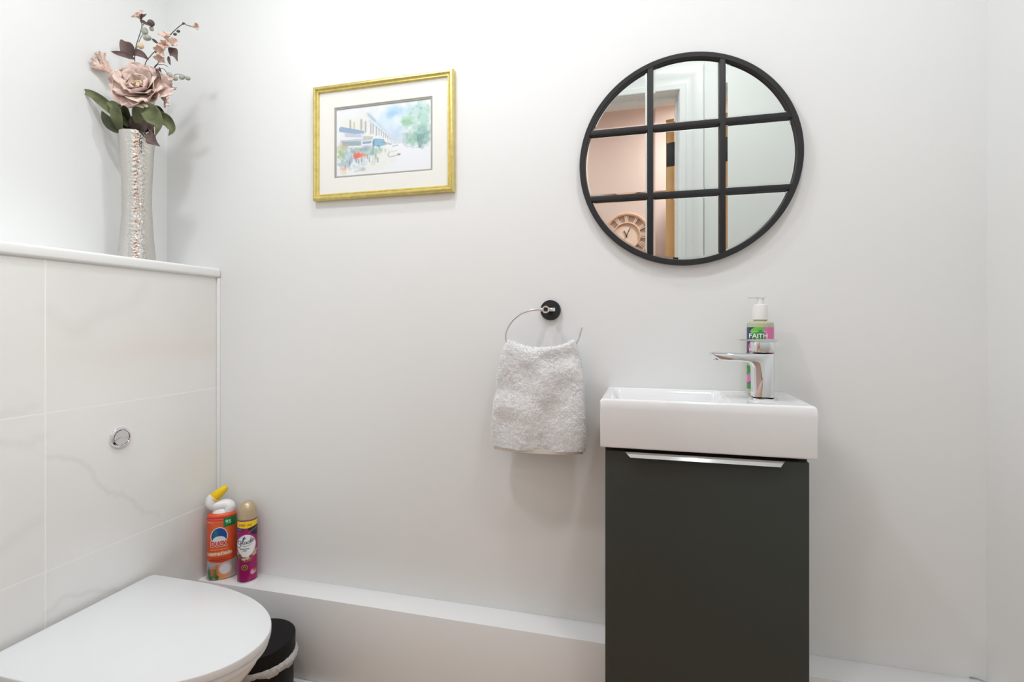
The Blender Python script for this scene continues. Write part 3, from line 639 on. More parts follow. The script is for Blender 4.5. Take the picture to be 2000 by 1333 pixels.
# ---- air freshener
t = thing('air_freshener_can', 'magenta air freshener aerosol with beige cap and yellow band beside the cleaner bottle', 'aerosol can', (-1.1135, -0.0385, 0.260), math.radians(40))
Rg = 0.0258
kp = [(0, 0.94), (0.003, 1.0), (0.10, 1.0), (0.160, 1.0), (0.170, 0.985), (0.177, 0.955)]
V, F = lathe([(0, 0), (0.0245, 0), (0.0262, 0.002), (0.0262, 0.004), (0.0258, 0.005)] + [(Rg, 0.02), (Rg, 0.160), (Rg*0.985, 0.170), (Rg*0.96, 0.1775), (0, 0.1775)], 72); pyobj('body', V, F, M['magenta'], t)
c = Canvas(52, 170, 0.45, (160, 20, 98), 31)
c.poly([(24, 16), (52, 14), (52, 46), (44, 40), (36, 34)], (40, 34, 52)); c.poly([(0, 16), (26, 18), (14, 26), (0, 30)], (56, 40, 92), 0.8)
c.poly([(0, -2), (52, -2), (52, 14), (26, 19), (0, 17)], (246, 214, 30)); c.text('300 ml', 21, 9.5, 7.5, (186, 60, 30), width=33, grow=0.015)
c.line([(2, 22), (10, 23)], 2.2, (120, 150, 220), 0.9, 0.8); c.line([(30, 32), (50, 22)], 1.2, (210, 210, 215), 0.7, 0.8); c.line([(34, 28), (50, 20)], 1.0, (190, 190, 200), 0.6, 0.8)
for x, y, r, cc in ((10, 104, 7, (150, 60, 52)), (18, 108, 6, (226, 216, 190)), (28, 106, 7, (220, 210, 176)), (38, 102, 7, (176, 60, 66)), (44, 96, 6, (206, 196, 160)), (6, 100, 6, (120, 110, 66)), (47, 88, 5, (196, 180, 140)), (24, 112, 5, (160, 90, 70)), (33, 110, 5, (130, 110, 60)), (2, 92, 5, (206, 196, 170)), (14, 112, 4, (110, 70, 50))):
    c.ell(x, y, r, r*0.8, cc, 0.95, 0.25, 0.3, 3)
c.ell(24, 68, 24.5, 32, (222, 200, 210), 0.6, 0.1); c.ell(24, 68, 23.5, 31, (244, 244, 244)); c.poly([(8, 86), (40, 84), (30, 100), (14, 100)], (244, 244, 244))
for dx, dy in ((-2.2, 0), (2.2, 0), (0, -2.2), (0, 2.2)): c.ell(19+dx, 46+dy, 2, 2, (66, 150, 196), 1, 0.2)
ink = (54, 62, 76)
def cur(pts, wd=1.5): c.line([(p_.x, p_.y) for p_ in smooth_path([(x, y, 0) for x, y in pts], 6)], wd, ink, 1, 0.6)
cur([(10, 55), (5, 55), (3, 60), (6, 64), (10, 61), (11, 55), (10, 66), (6, 74), (1, 72)]); cur([(12, 62), (16, 56), (18, 46), (15.5, 50), (15, 62), (18, 63)])
cur([(24, 57), (20, 58), (19, 62), (22, 63), (25, 58), (25, 62), (27, 62)]); cur([(33, 56), (29, 56), (28, 61), (31, 62), (34, 56), (36.5, 45), (34.5, 60), (37, 60)]); cur([(38, 57), (42, 53), (40, 50), (37.5, 55), (39, 59), (44, 55)])
cur([(12, 66), (20, 70), (30, 68), (38, 64)], 0.9)
glyph_row(c, 8, 32, 77, 2.6, (70, 70, 80), 0.8, 14); glyph_row(c, 15, 25, 82, 2.2, (70, 70, 80), 0.8, 8)
c.ell(20, 130, 8, 7.5, (226, 200, 90)); c.ell(20, 130, 6.6, 6.2, (60, 30, 40)); c.ell(20, 130, 4.2, 4, (200, 170, 60)); c.ell(20, 131, 2, 2.4, (50, 40, 30)); c.ell(42, 146, 7, 7, (222, 190, 180), 0.95, 0.3, 0.3, 3); c.ell(44, 142, 3, 3, (170, 70, 70), 0.9, 0.3)
label_mesh('label', c, Rg, Rg, 0.006, 0.1755, M['label_gloss'], t, prof=[(0, 1), (0.160, 1.0), (0.170, 0.985), (0.1755, 0.968)])
lathe_obj('base_rim', [(0, -0.0), (0.0262, 0.0), (0.0268, 0.002), (0.0262, 0.0045), (0, 0.0045)], M['steel'], t, 64)
# cap: domed, cut by a slanted white nozzle recess
bm = bmesh.new(); V, F = lathe([(0, 0.1775), (0.0250, 0.1775), (0.0252, 0.182), (0.0246, 0.196), (0.0225, 0.208), (0.0190, 0.217), (0.0140, 0.2240), (0.008, 0.2275), (0, 0.229)], 64)
pyobj('cap', V, F, M['gold_cap'], t)
q_ = Vector((0.45, -0.25, 0.85)).normalized().to_track_quat('Z', 'Y').to_matrix().to_4x4()
lathe_obj('spray_button', [(0, 0), (0.0125, 0), (0.0125, 0.004), (0.0105, 0.006), (0, 0.0065)], M['white_plastic'], t, 40, sy=0.8, tf=Matrix.Translation((0.0085, -0.004, 0.2145)) @ q_)

# ================================================================== TOWEL RING + TOWEL
RX, RZ, RYf = -0.2305, 1.0345, -0.062
t = thing('towel_ring', 'open chrome towel ring on a round black wall plate left of the basin', 'towel ring', (RX, 0, RZ))
Rw = Matrix.Rotation(PI/2, 4, 'X')
lathe_obj('wall_plate', [(0, 0), (0.0255, 0), (0.0255, 0.008), (0.0245, 0.010), (0, 0.010)], M['black_metal'], t, 64, tf=Rw)
lathe_obj('post', [(0, 0.009), (0.0065, 0.009), (0.0065, 0.055), (0, 0.055)], M['black_metal'], t, 32, tf=Rw)
lathe_obj('clamp', [(0.0072, 0.054), (0.0088, 0.055), (0.0088, 0.069), (0.0078, 0.070), (0.0062, 0.070), (0.0058, 0.064), (0, 0.064)], M['chrome'], t, 32, tf=Rw)
lathe_obj('clamp_screw', [(0, 0.062), (0.0050, 0.062), (0.0050, 0.0685), (0, 0.0685)], M['black_metal'], t, 6, tf=Rw)
pts = [(0.0205, RYf, 0.0), (0.0, RYf, 0.0), (-0.020, RYf, 0.0), (-0.040, RYf, -0.002), (-0.062, RYf, -0.0095), (-0.082, RYf, -0.0245), (-0.0955, RYf, -0.044), (-0.1015, RYf, -0.064), (-0.0975, RYf, -0.082), (-0.080, RYf, -0.0965), (-0.045, RYf, -0.107), (0.0, RYf, -0.109), (0.040, RYf, -0.104), (0.064, RYf, -0.092), (0.077, RYf, -0.073), (0.083, RYf, -0.053), (0.0865, RYf, -0.0425)]
tube('ring', smooth_path(pts, 6), 0.0029, M['chrome'], t, 20)
tube('ring_sleeve', [(-0.0145, RYf, 0), (-0.010, RYf, 0), (0.008, RYf, 0), (0.0215, RYf, 0)], [0.0042]*4, M['chrome'], t, 20)

# towel: folded over the ring's lower bar, thick and fluffy
tw = thing('hand_towel', 'thick white terry hand towel folded over the towel ring', 'towel', (-0.243, RYf, 0))
ns, nt_ = 400, 250
rngT = np.random.default_rng(9)
ZT, ZB = 0.9640, 0.6945
def towel_surface(kind='full'):
    # evenly spaced round a flattened section, down = 0 at top, 1 at hem
    aa = np.linspace(0, 2*PI, 4001); xx_ = 0.11*np.sign(np.cos(aa))*np.abs(np.cos(aa))**0.55; yy_ = 0.022*np.sign(np.sin(aa))*np.abs(np.sin(aa))**0.62
    sl = np.concatenate([[0], np.cumsum(np.hypot(np.diff(xx_), np.diff(yy_)))]); an = np.interp(np.linspace(0, sl[-1], ns, endpoint=False), sl, aa)
    f = np.linspace(0, 1, nt_)**1.15; A, Fd = np.meshgrid(an, f)
    Wd = np.interp(f, [0, 0.02, 0.06, 0.15, 0.35, 0.7, 0.93, 1.0], [0.076, 0.084, 0.091, 0.098, 0.106, 0.1125, 0.1160, 0.1145])[:, None]
    Dp = np.interp(f, [0, 0.004, 0.015, 0.03, 0.06, 0.15, 0.4, 0.8, 1.0], [0.0001, 0.005, 0.0095, 0.0125, 0.0155, 0.0185, 0.0225, 0.025, 0.0235])[:, None]
    c_, s_ = np.cos(A), np.sin(A); cx = np.sign(c_)*np.abs(c_)**0.55; sy = np.sign(s_)*np.abs(s_)**0.62
    X = Wd*cx; Yv = Dp*sy
    u = X/0.1
    ztop = ZT - 0.0205*(1-np.clip(np.abs(u)/0.80, 0, 1)**2.4) - 0.012*np.clip((np.abs(u)-0.82)/0.15, 0, 1)
    zbot = ZB + 0.004*np.clip(np.abs(u), 0, 1)**2 + np.where(sy < 0, 0.002, -0.002)
    Z = ztop + (zbot-ztop)*Fd
    # soft folds, dents
    nz1 = noise2(nt_, ns, 40, rngT)-0.5; nz1[:, -20:] = nz1[:, -20:]*np.linspace(1, 0, 20)[None]
    Yv = Yv + np.where(s_ < 0, 1, 0.3)*(0.010*nz1) - 0.006*np.exp(-((u+0.15)/0.25)**2-((Fd-0.45)/0.16)**2)*(s_ < 0)*-1
    Yv = Yv - np.where(s_ < 0, 0.003*np.sin(u*5+Fd*4), 0)*ss(0.05, 0.3, Fd)
    X = X - 0.0085*Fd - 0.001 + 0.002*(noise2(nt_, ns, 22, rngT)-0.5)
    return X, Yv, Z, A
X, Yv, Z, A = towel_surface()
P = np.stack([X, Yv, Z], -1)
# normals
du = np.roll(P, -1, 1)-np.roll(P, 1, 1); dv = np.gradient(P, axis=0); N = np.cross(dv, du); N /= (np.linalg.norm(N, axis=2, keepdims=True)+1e-9)
N *= np.sign((N*np.stack([np.cos(A), np.sin(A), 0*A], -1)).sum(2, keepdims=True)+1e-9)
P = P + N*(0.0012*(rngT.random((nt_, ns, 1))-0.5) + 0.0014*(noise2(nt_, ns, 3, rngT)-0.5)[..., None] + 0.0012*(noise2(nt_, ns, 9, rngT)-0.5)[..., None])
V = [tuple(v) for v in P.reshape(-1, 3)]; F = []
for j in range(nt_-1):
    for i in range(ns): i2 = (i+1) % ns; F.append((j*ns+i, (j+1)*ns+i, (j+1)*ns+i2, j*ns+i2))
F.append(tuple((nt_-1)*ns+i for i in range(ns))[::-1])
# pile tufts: tiny tapered loops standing off the surface
K = 90000
jj = rngT.integers(0, nt_-1, K); ii = rngT.integers(0, ns, K)
b0 = P[jj, ii] + (rngT.random((K, 3))-0.5)*0.002; n0 = N[jj, ii]
dr = n0 + rngT.normal(0, 0.55, (K, 3)) + np.array([0, 0, -0.35]); dr /= np.linalg.norm(dr, axis=1, keepdims=True)
ln = rngT.uniform(0.0011, 0.0026, (K, 1)) + 0.0016*(jj > nt_*0.8)[:, None]*rngT.random((K, 1)); sd = np.cross(dr, rngT.normal(0, 1, (K, 3))); sd /= np.linalg.norm(sd, axis=1, keepdims=True)
wd = 0.00034; T = np.stack([b0-sd*wd, b0+sd*wd, b0+dr*ln+sd*wd*0.5, b0+dr*ln-sd*wd*0.5], 1).reshape(-1, 3); base = len(V)
V += [tuple(v) for v in T]; F += [(base+4*k, base+4*k+1, base+4*k+2, base+4*k+3) for k in range(K)]
pyobj('terry_cloth', V, F, M['terry'], tw)
# hem band under the front and the lower back layer
V = []; F = []; n = 120
for k in range(n):
    an = 2*PI*k/n; cx = math.copysign(abs(math.cos(an))**0.7, math.cos(an)); sy = math.copysign(abs(math.sin(an))**0.9, math.sin(an))
    lo = 0.0045 if sy < 0 else 0.0080
    for sc, z in ((1.0, ZB+0.008), (1.005, ZB-0.002), (1.0, ZB-lo+0.001), (0.985, ZB-lo), (0.95, ZB-lo+0.002), (0.93, ZB+0.006)):
        V.append((-0.009+0.109*sc*cx, 0.0225*sc*sy*(1.0 if sc > 0.96 else 0.9), z + 0.003*abs(cx)**2))
m_ = 6
for k in range(n):
    k2 = (k+1) % n
    for j in range(m_-1): F.append((k*m_+j, k*m_+j+1, k2*m_+j+1, k2*m_+j))
o = pyobj('hem', V, F, M['hem'], tw); o['label'] = 'smooth cream woven hem'

# ================================================================== PICTURE
PXc, PZc, PW, PH_ = -0.7003, 1.5108, 0.4260, 0.3230
pic = thing('framed_picture', 'gilt-framed watercolour street print with cream mount hanging on the back wall', 'picture', (PXc, 0, PZc))
prof = [(0.0, 0.001), (0.0, 0.012), (0.0015, 0.016), (0.0045, 0.0185), (0.0085, 0.0185), (0.0105, 0.0160), (0.0115, 0.0130), (0.0130, 0.0125), (0.0140, 0.0140), (0.0160, 0.0142), (0.0175, 0.0125), (0.0185, 0.0095), (0.0185, 0.004), (0.004, 0.001)]
V = []; F = []; n = len(prof)
for sx, sz in ((-1, -1), (1, -1), (1, 1), (-1, 1)):
    for d, h in prof: V.append((sx*(PW/2-d), -h, sz*(PH_/2-d)))
for k in range(4):
    k2 = (k+1) % 4
    for i in range(n): i2 = (i+1) % n; F.append((k*n+i, k2*n+i, k2*n+i2, k*n+i2))
bm = bmesh.new(); vv = [bm.verts.new(v) for v in V]; [bm.faces.new([vv[i] for i in f]) for f in F]; bmesh.ops.recalc_face_normals(bm, faces=bm.faces[:])
bmobj('frame', bm, M['gold'], pic, sharp=50)
def mount(name, w0, h0, w1, h1, y0, y1, m, cx=0, cz=0):
    """flat board w0*h0 with a window w1*h1"""
    bm = bmesh.new(); R_ = []
    for (w_, h_, y, ox, oz) in ((w0, h0, y0, 0, 0), (w1, h1, y0, cx, cz), (w1-0.0024, h1-0.0024, y1, cx, cz), (w0, h0, y1, 0, 0)):
        R_.append([bm.verts.new((ox+sx*w_/2, y, oz+sz*h_/2)) for sx, sz in ((-1, -1), (1, -1), (1, 1), (-1, 1))])
    for a_, b_ in zip(R_, R_[1:]+R_[:1]):
        for k in range(4): bm.faces.new((a_[k], a_[(k+1) % 4], b_[(k+1) % 4], b_[k]))
    bmesh.ops.recalc_face_normals(bm, faces=bm.faces[:]); return bmobj(name, bm, m, pic)
wcx, wcz = -0.6990-PXc, 1.5100-PZc
mount('mount', PW-0.034, PH_-0.034, 0.3000, 0.2000, -0.0085, -0.0070, M['mat_board'], wcx, wcz)
mount('inner_mount', PW-0.034, PH_-0.034, 0.2895, 0.1895, -0.0066, -0.0050, M['mat_inner'], wcx, wcz)
boxobj('backing_board', -PW/2+0.006, PW/2-0.006, -0.0028, -0.0012, -PH_/2+0.006, PH_/2-0.006, M['mat_inner'], pic)
# watercolour (units mm: 290 x 190)
c = Canvas(290, 190, 0.9, (243, 246, 250), 41)
def wash(x, y, rx, ry, col, al, nz=0.5, cell=14, soft=0.6): c.ell(x, y, rx, ry, col, al*(0.72 if min(col) > 110 else 0.9), soft, nz, cell)
wash(170, 40, 70, 26, (188, 224, 244), 0.55); wash(190, 24, 50, 12, (150, 204, 238), 0.6); wash(168, 34, 14, 8, (150, 190, 236), 0.6); wash(150, 62, 40, 28, (214, 238, 246), 0.6); wash(186, 84, 20, 16, (178, 206, 244), 0.7); wash(130, 26, 20, 14, (252, 252, 253), 0.8); wash(205, 50, 22, 12, (250, 252, 252), 0.8)
# trees on the right
for x, y, rx, ry, cc, al in ((245, 45, 34, 34, (184, 224, 206), 0.7), (262, 30, 22, 18, (176, 218, 206), 0.6), (222, 52, 20, 12, (150, 200, 160), 0.6), (216, 58, 12, 7, (136, 190, 146), 0.6), (268, 60, 20, 28, (184, 222, 212), 0.7), (252, 92, 34, 26, (150, 196, 184), 0.75), (232, 104, 22, 14, (132, 184, 160), 0.75), (262, 98, 18, 20, (122, 170, 166), 0.7), (274, 110, 10, 10, (140, 180, 170), 0.6), (258, 126, 16, 5, (130, 168, 164), 0.6)):
    wash(x, y, rx, ry, cc, al, 0.7, 9, 0.4)
for x in (250, 254, 259, 264, 246): c.line([(254+(x-254)*0.3, 128), (256+(x-254)*1.2, 92)], 1.6, (92, 128, 136), 0.6, 0.8)
for k in range(26):
    x, y = 226+rg.uniform(0, 52), 14+rg.uniform(0, 90); wash(x, y, rg.uniform(2, 5), rg.uniform(2, 4), (130, 178, 158), 0.35, 0.5, 3, 0.4)
# terrace of buildings receding to the right
c.poly([(20, 40), (104, 22), (104, 50), (170, 96), (170, 118), (14, 112)], (244, 244, 244), 0.8); wash(60, 50, 40, 22, (240, 238, 214), 0.6); wash(54, 64, 26, 16, (232, 236, 210), 0.4)
c.line([(100, 22), (124, 46), (148, 70), (170, 94)], 7, (190, 206, 220), 0.5, 1.3); c.line([(102, 26), (122, 44)], 5, (150, 176, 196), 0.5, 1); c.line([(104, 42), (170, 100)], 1.2, (150, 160, 176), 0.6)
for x, y0, y1, wd in ((46, 36, 60, 4), (58, 42, 60, 2), (80, 38, 62, 5), (93, 44, 72, 4), (109, 52, 78, 3), (116, 54, 78, 3), (126, 62, 84, 3), (134, 68, 84, 2), (141, 72, 88, 2), (148, 78, 92, 2), (154, 82, 94, 2), (160, 88, 98, 1.5)):
    c.line([(x, y0), (x, y1)], wd, (126, 128, 146), 0.55, 0.8); c.line([(x+wd, y0+2), (x+wd, y1-2)], 1, (220, 200, 180), 0.5, 0.8)
# awnings and shop front on the left
c.poly([(10, 56), (16, 50), (88, 68), (90, 76), (60, 74), (12, 64)], (146, 176, 206), 0.85); c.poly([(28, 68), (84, 78), (84, 86), (30, 80)], (196, 206, 232), 0.8); c.poly([(16, 88), (112, 90), (112, 96), (16, 96)], (186, 196, 216), 0.7)
c.poly([(20, 92), (80, 96), (80, 108), (24, 104)], (130, 160, 172), 0.7); c.poly([(86, 82), (116, 86), (116, 92), (86, 90)], (180, 192, 150), 0.6); c.poly([(84, 98), (112, 98), (110, 104), (84, 104)], (130, 156, 186), 0.8)
c.line([(82, 76), (82, 128)], 4, (226, 232, 244), 0.9, 0.6); c.poly([(114, 102), (122, 92), (148, 96), (158, 112), (134, 116), (116, 112)], (132, 186, 212), 0.85); c.line([(118, 96), (116, 128)], 5, (106, 128, 156), 0.6, 0.8)
wash(94, 118, 12, 8, (110, 140, 170), 0.7); c.line([(144, 104), (170, 112)], 3, (140, 140, 160), 0.6, 0.8); c.line([(132, 112), (140, 128)], 3, (90, 110, 140), 0.6, 0.8)
for k in range(12): c.line([(160+k*4, 96+k*0.5), (160+k*4, 112)], 1.4, (176, 196, 196), 0.5, 0.8)
c.poly([(176, 92), (196, 82), (216, 92), (216, 112), (176, 112)], (206, 222, 232), 0.45)
# foliage, umbrella, figures in the foreground left
for x, y, rx, ry, cc, al in ((20, 118, 14, 18, (170, 196, 140), 0.8), (26, 104, 14, 8, (206, 176, 160), 0.6), (18, 132, 10, 12, (150, 186, 120), 0.7), (50, 134, 22, 18, (158, 190, 212), 0.7), (66, 120, 22, 6, (120, 140, 120), 0.6), (34, 150, 22, 10, (132, 168, 172), 0.7), (100, 128, 16, 8, (150, 196, 180), 0.7), (136, 126, 16, 8, (132, 184, 150), 0.7), (116, 134, 10, 8, (120, 160, 150), 0.6), (84, 152, 14, 10, (170, 200, 210), 0.6), (120, 150, 12, 12, (176, 206, 186), 0.5), (150, 140, 30, 20, (238, 236, 214), 0.5), (110, 168, 40, 10, (240, 238, 220), 0.5)):
    wash(x, y, rx, ry, cc, al, 0.7, 7, 0.4)
wash(70, 134, 17, 7.5, (240, 108, 88), 0.95, 0.35, 6, 0.25); wash(88, 136, 10, 5, (244, 150, 128), 0.7, 0.4, 5)
for x, y in ((64, 148), (72, 150), (80, 146), (98, 140), (104, 148), (124, 142), (130, 152), (44, 154), (30, 164)):
    c.line([(x, y-5), (x+1, y+5)], 3, (104, 116, 130), 0.55, 0.8); wash(x+2, y-4, 2, 2, (220, 190, 170), 0.6, 0.3, 3)
for x, y, cc in ((24, 168, (236, 150, 120)), (44, 168, (226, 200, 200)), (64, 166, (186, 206, 220)), (84, 172, (160, 168, 176)), (26, 178, (232, 210, 160))): wash(x, y, 8, 5, cc, 0.7, 0.6, 4)
c.line([(60, 178), (82, 174)], 2, (140, 150, 160), 0.5, 0.9); c.line([(166, 132), (160, 140), (166, 146), (182, 144), (196, 140)], 1.6, (120, 128, 128), 0.7, 0.7); c.line([(172, 132), (188, 130)], 1, (150, 156, 160), 0.6); wash(193, 141, 4, 2.5, (90, 96, 96), 0.7, 0.3, 3)
c.line([(206, 100), (208, 116), (218, 124), (236, 122), (254, 116)], 1.6, (176, 180, 204), 0.6, 0.8); c.line([(176, 118), (190, 116)], 2.4, (130, 150, 156), 0.6, 0.8); c.line([(206, 96), (206, 112)], 1.6, (196, 206, 236), 0.8, 0.8)
xs_ = np.linspace(0, 1, c.w); vs_ = np.linspace(0, 1, c.h); UU, VV = np.meshgrid(xs_, vs_)
P = np.stack([wcx-0.147+UU*0.294, np.full_like(UU, -0.0046), wcz+0.097-VV*0.194], -1)
grid_obj('print', P, c.a, M['print'], pic)
boxobj('glass', -PW/2+0.0150, PW/2-0.0150, -0.0108, -0.0092, -PH_/2+0.0150, PH_/2-0.0150, M['glass'], pic)

# ================================================================== ROUND MIRROR
MXc, MZc, MR = 0.0925, 1.3865, 0.2485
mir = thing('round_mirror', 'round black-framed windowpane mirror hanging on the wall above the basin', 'mirror', (MXc, 0, MZc))
n = 160; V = []; F = []; prof = [(MR, 0.001), (MR, 0.016), (MR-0.002, 0.018), (MR-0.0115, 0.018), (MR-0.0130, 0.016), (MR-0.0130, 0.006), (MR-0.0132, 0.001)]
for k in range(n):
    an = 2*PI*k/n
    for r, h in prof: V.append((r*math.cos(an), -h, r*math.sin(an)))
m_ = len(prof)
for k in range(n):
    k2 = (k+1) % n
    for j in range(m_-1): F.append((k*m_+j, k*m_+j+1, k2*m_+j+1, k2*m_+j))
o = pyobj('frame', V, F, M['black_metal'], mir); o.data.set_sharp_from_angle(angle=0.6)
BO, BW = 0.0805, 0.0062
Rin = MR-0.0125
for s_ in (-1, 1):
    L_ = math.sqrt(Rin**2-BO**2)+0.004
    boxobj('glazing_bar', s_*BO-BW, s_*BO+BW, -0.017, -0.004, -L_, L_, M['black_metal'], mir, 0.0012)
    boxobj('glazing_bar', -L_, L_, -0.0169, -0.004, s_*BO-BW, s_*BO+BW, M['black_metal'], mir, 0.0012)
lathe_obj('backing', [(0, 0.001), (MR-0.006, 0.001), (MR-0.006, 0.0040), (0, 0.0040)], M['black_plastic'], mir, 96, tf=Rw)
def clip(poly, f):
    out = []
    for i in range(len(poly)):
        a_, b_ = poly[i], poly[(i+1) % len(poly)]; fa, fb = f(a_), f(b_)
        if fa >= 0: out.append(a_)
        if (fa >= 0) != (fb >= 0): t_ = fa/(fa-fb); out.append((a_[0]+(b_[0]-a_[0])*t_, a_[1]+(b_[1]-a_[1])*t_))
    return out
def pane(x0, x1, z0, z1):
    R0 = Rin-0.0004
    P0 = [(R0*math.cos(2*PI*k/240), R0*math.sin(2*PI*k/240)) for k in range(240)]
    def cl(P, g_): 
        P = clip(P, lambda p: p[0]-(x0+g_)); P = clip(P, lambda p: (x1-g_)-p[0]); P = clip(P, lambda p: p[1]-(z0+g_)); return clip(P, lambda p: (z1-g_)-p[1])
    outer = cl(P0, 0); bw = 0.0052
    Pi = [(x*(R0-bw)/R0, z*(R0-bw)/R0) for x, z in P0]; inner = cl(Pi, bw)
    cx = sum(p[0] for p in inner)/len(inner); cz = sum(p[1] for p in inner)/len(inner)
    # resample both by angle about the centre so that they pair up
    def ray(P, an):
        dx, dz = math.cos(an), math.sin(an); best = None
        for i in range(len(P)):
            ax, az = P[i][0]-cx, P[i][1]-cz; bx_, bz_ = P[(i+1) % len(P)][0]-cx, P[(i+1) % len(P)][1]-cz
            ex, ez = bx_-ax, bz_-az; den = dx*ez-dz*ex
            if abs(den) < 1e-12: continue
            t_ = (ax*ez-az*ex)/den; u_ = (ax*dz-az*dx)/den
            if t_ > 0 and -1e-6 <= u_ <= 1+1e-6: best = t_ if best is None else max(best, t_)
        return (cx+dx*best, cz+dz*best)
    corners = [math.atan2(p[1]-cz, p[0]-cx) for p in inner]; angs = sorted(set(round(a_, 5) for a_ in corners + [math.atan2(p[1]-cz, p[0]-cx) for p in outer]))
    I = [ray(inner, a_) for a_ in angs]; O = [ray(outer, a_) for a_ in angs]; n = len(angs)
    V = [(x, -0.0085, z) for x, z in I] + [(x, -0.0080, z) for x, z in O] + [(x, -0.0045, z) for x, z in O]
    F = [tuple(range(n))]
    for k in range(n): k2 = (k+1) % n; F += [(k, n+k, n+k2, k2), (n+k, 2*n+k, 2*n+k2, n+k2)]
    bm = bmesh.new(); vv = [bm.verts.new(v) for v in V]; [bm.faces.new([vv[i] for i in f]) for f in F]; bmesh.ops.recalc_face_normals(bm, faces=bm.faces[:])
    return bm
ed = [-1, -BO-BW+0.0008, -BO+BW-0.0008, BO-BW+0.0008, BO+BW-0.0008, 1]; ed = [(-1, -BO-BW), (-BO+BW, BO-BW), (BO+BW, 1)]
for x0, x1 in ed:
    for z0, z1 in ed: bmobj('mirror_pane', pane(x0, x1, z0, z1), M['mirror'], mir, smooth=False)

# ================================================================== HALL CLOCK (seen in the mirror)
ck = thing('wall_clock', 'large round pinkish wooden skeleton clock on the pink hall wall, reflected in the mirror', 'clock', (-0.113, HY, 1.554)); ck.scale = (0.70, 0.70, 0.70)
Rb = Matrix.Rotation(-PI/2, 4, 'X')
lathe_obj('outer_ring', [(0.185, 0.004), (0.185, 0.022), (0.190, 0.026), (0.205, 0.026), (0.210, 0.020), (0.210, 0.004), (0.185, 0.004)][::-1], M['clock'], ck, 96, tf=Rb)
lathe_obj('inner_ring', [(0.112, 0.004), (0.112, 0.022), (0.116, 0.026), (0.122, 0.026), (0.126, 0.020), (0.126, 0.004), (0.112, 0.004)][::-1], M['clock'], ck, 96, tf=Rb)
lathe_obj('face', [(0, 0.002), (0.114, 0.002), (0.114, 0.012), (0, 0.012)], M['clock_face'], ck, 96, tf=Rb)
V = []; F = []
num = [2, 1, 2, 3, 3, 2, 3, 4, 5, 3, 2, 2]
for k in range(12):
    for j in range(num[k]+1):
        an = PI/2 - 2*PI*k/12 + (j-num[k]/2)*0.075; dx, dz = math.cos(an), math.sin(an); px_, pz_ = -dz*0.0035, dx*0.0035; b_ = len(V)
        for r in (0.122, 0.190):
            for s_ in (-1, 1):
                for y in (0.006, 0.020): V.append((dx*r+px_*s_, y, dz*r+pz_*s_))
        F += [(b_, b_+1, b_+3, b_+2), (b_+4, b_+6, b_+7, b_+5), (b_, b_+4, b_+5, b_+1), (b_+2, b_+3, b_+7, b_+6), (b_+1, b_+5, b_+7, b_+3), (b_, b_+2, b_+6, b_+4)]
pyobj('roman_numerals', V, F, M['clock_face'], ck, smooth=False)
for nm, an, L_, w_ in (('hour_hand', 2.0, 0.055, 0.004), ('minute_hand', 1.15, 0.085, 0.003)):
    o = boxobj(nm, -0.012, L_, -w_, w_, 0.0, 0.002, M['hand'], ck, 0.0005); o.matrix_local = Matrix.Translation((0, 0.018 if nm[0] == 'h' else 0.022, 0)) @ Matrix.Rotation(-an, 4, 'Y') @ Matrix.Rotation(PI/2, 4, 'X')

# ================================================================== VASE + ARTIFICIAL FLOWERS
VX, VY, VZ = -1.350, -0.178, 1.1665
vase = thing('flower_vase', 'tall waisted hammered silver vase on the white ledge', 'vase', (VX, VY, VZ))
Hv = 0.3545
pv = [(0, 0.0), (0.0425, 0.0), (0.0435, 0.003), (0.0415, 0.03), (0.0375, 0.08), (0.0345, 0.13), (0.0335, 0.17), (0.0345, 0.22), (0.0368, 0.27), (0.0395, 0.32), (0.0415, 0.345), (0.0425, Hv-0.002), (0.0420, Hv), (0.0405, Hv), (0.0400, 0.34), (0.0360, 0.28), (0.030, 0.17), (0.034, 0.03), (0, 0.01)]
q = [];
for a_, b_ in zip(pv[:-1], pv[1:]):
    k_ = max(1, int(abs(b_[1]-a_[1])/0.006))
    for j in range(k_): f = j/k_; q.append((a_[0]+(b_[0]-a_[0])*f, a_[1]+(b_[1]-a_[1])*f))
q.append(pv[-1])
rq = np.array([p_[0] for p_ in q]); ker = np.ones(7)/7; out_n = 66
V, F = lathe(q, 96)
pyobj('body', V, F, M['silver'], vase)

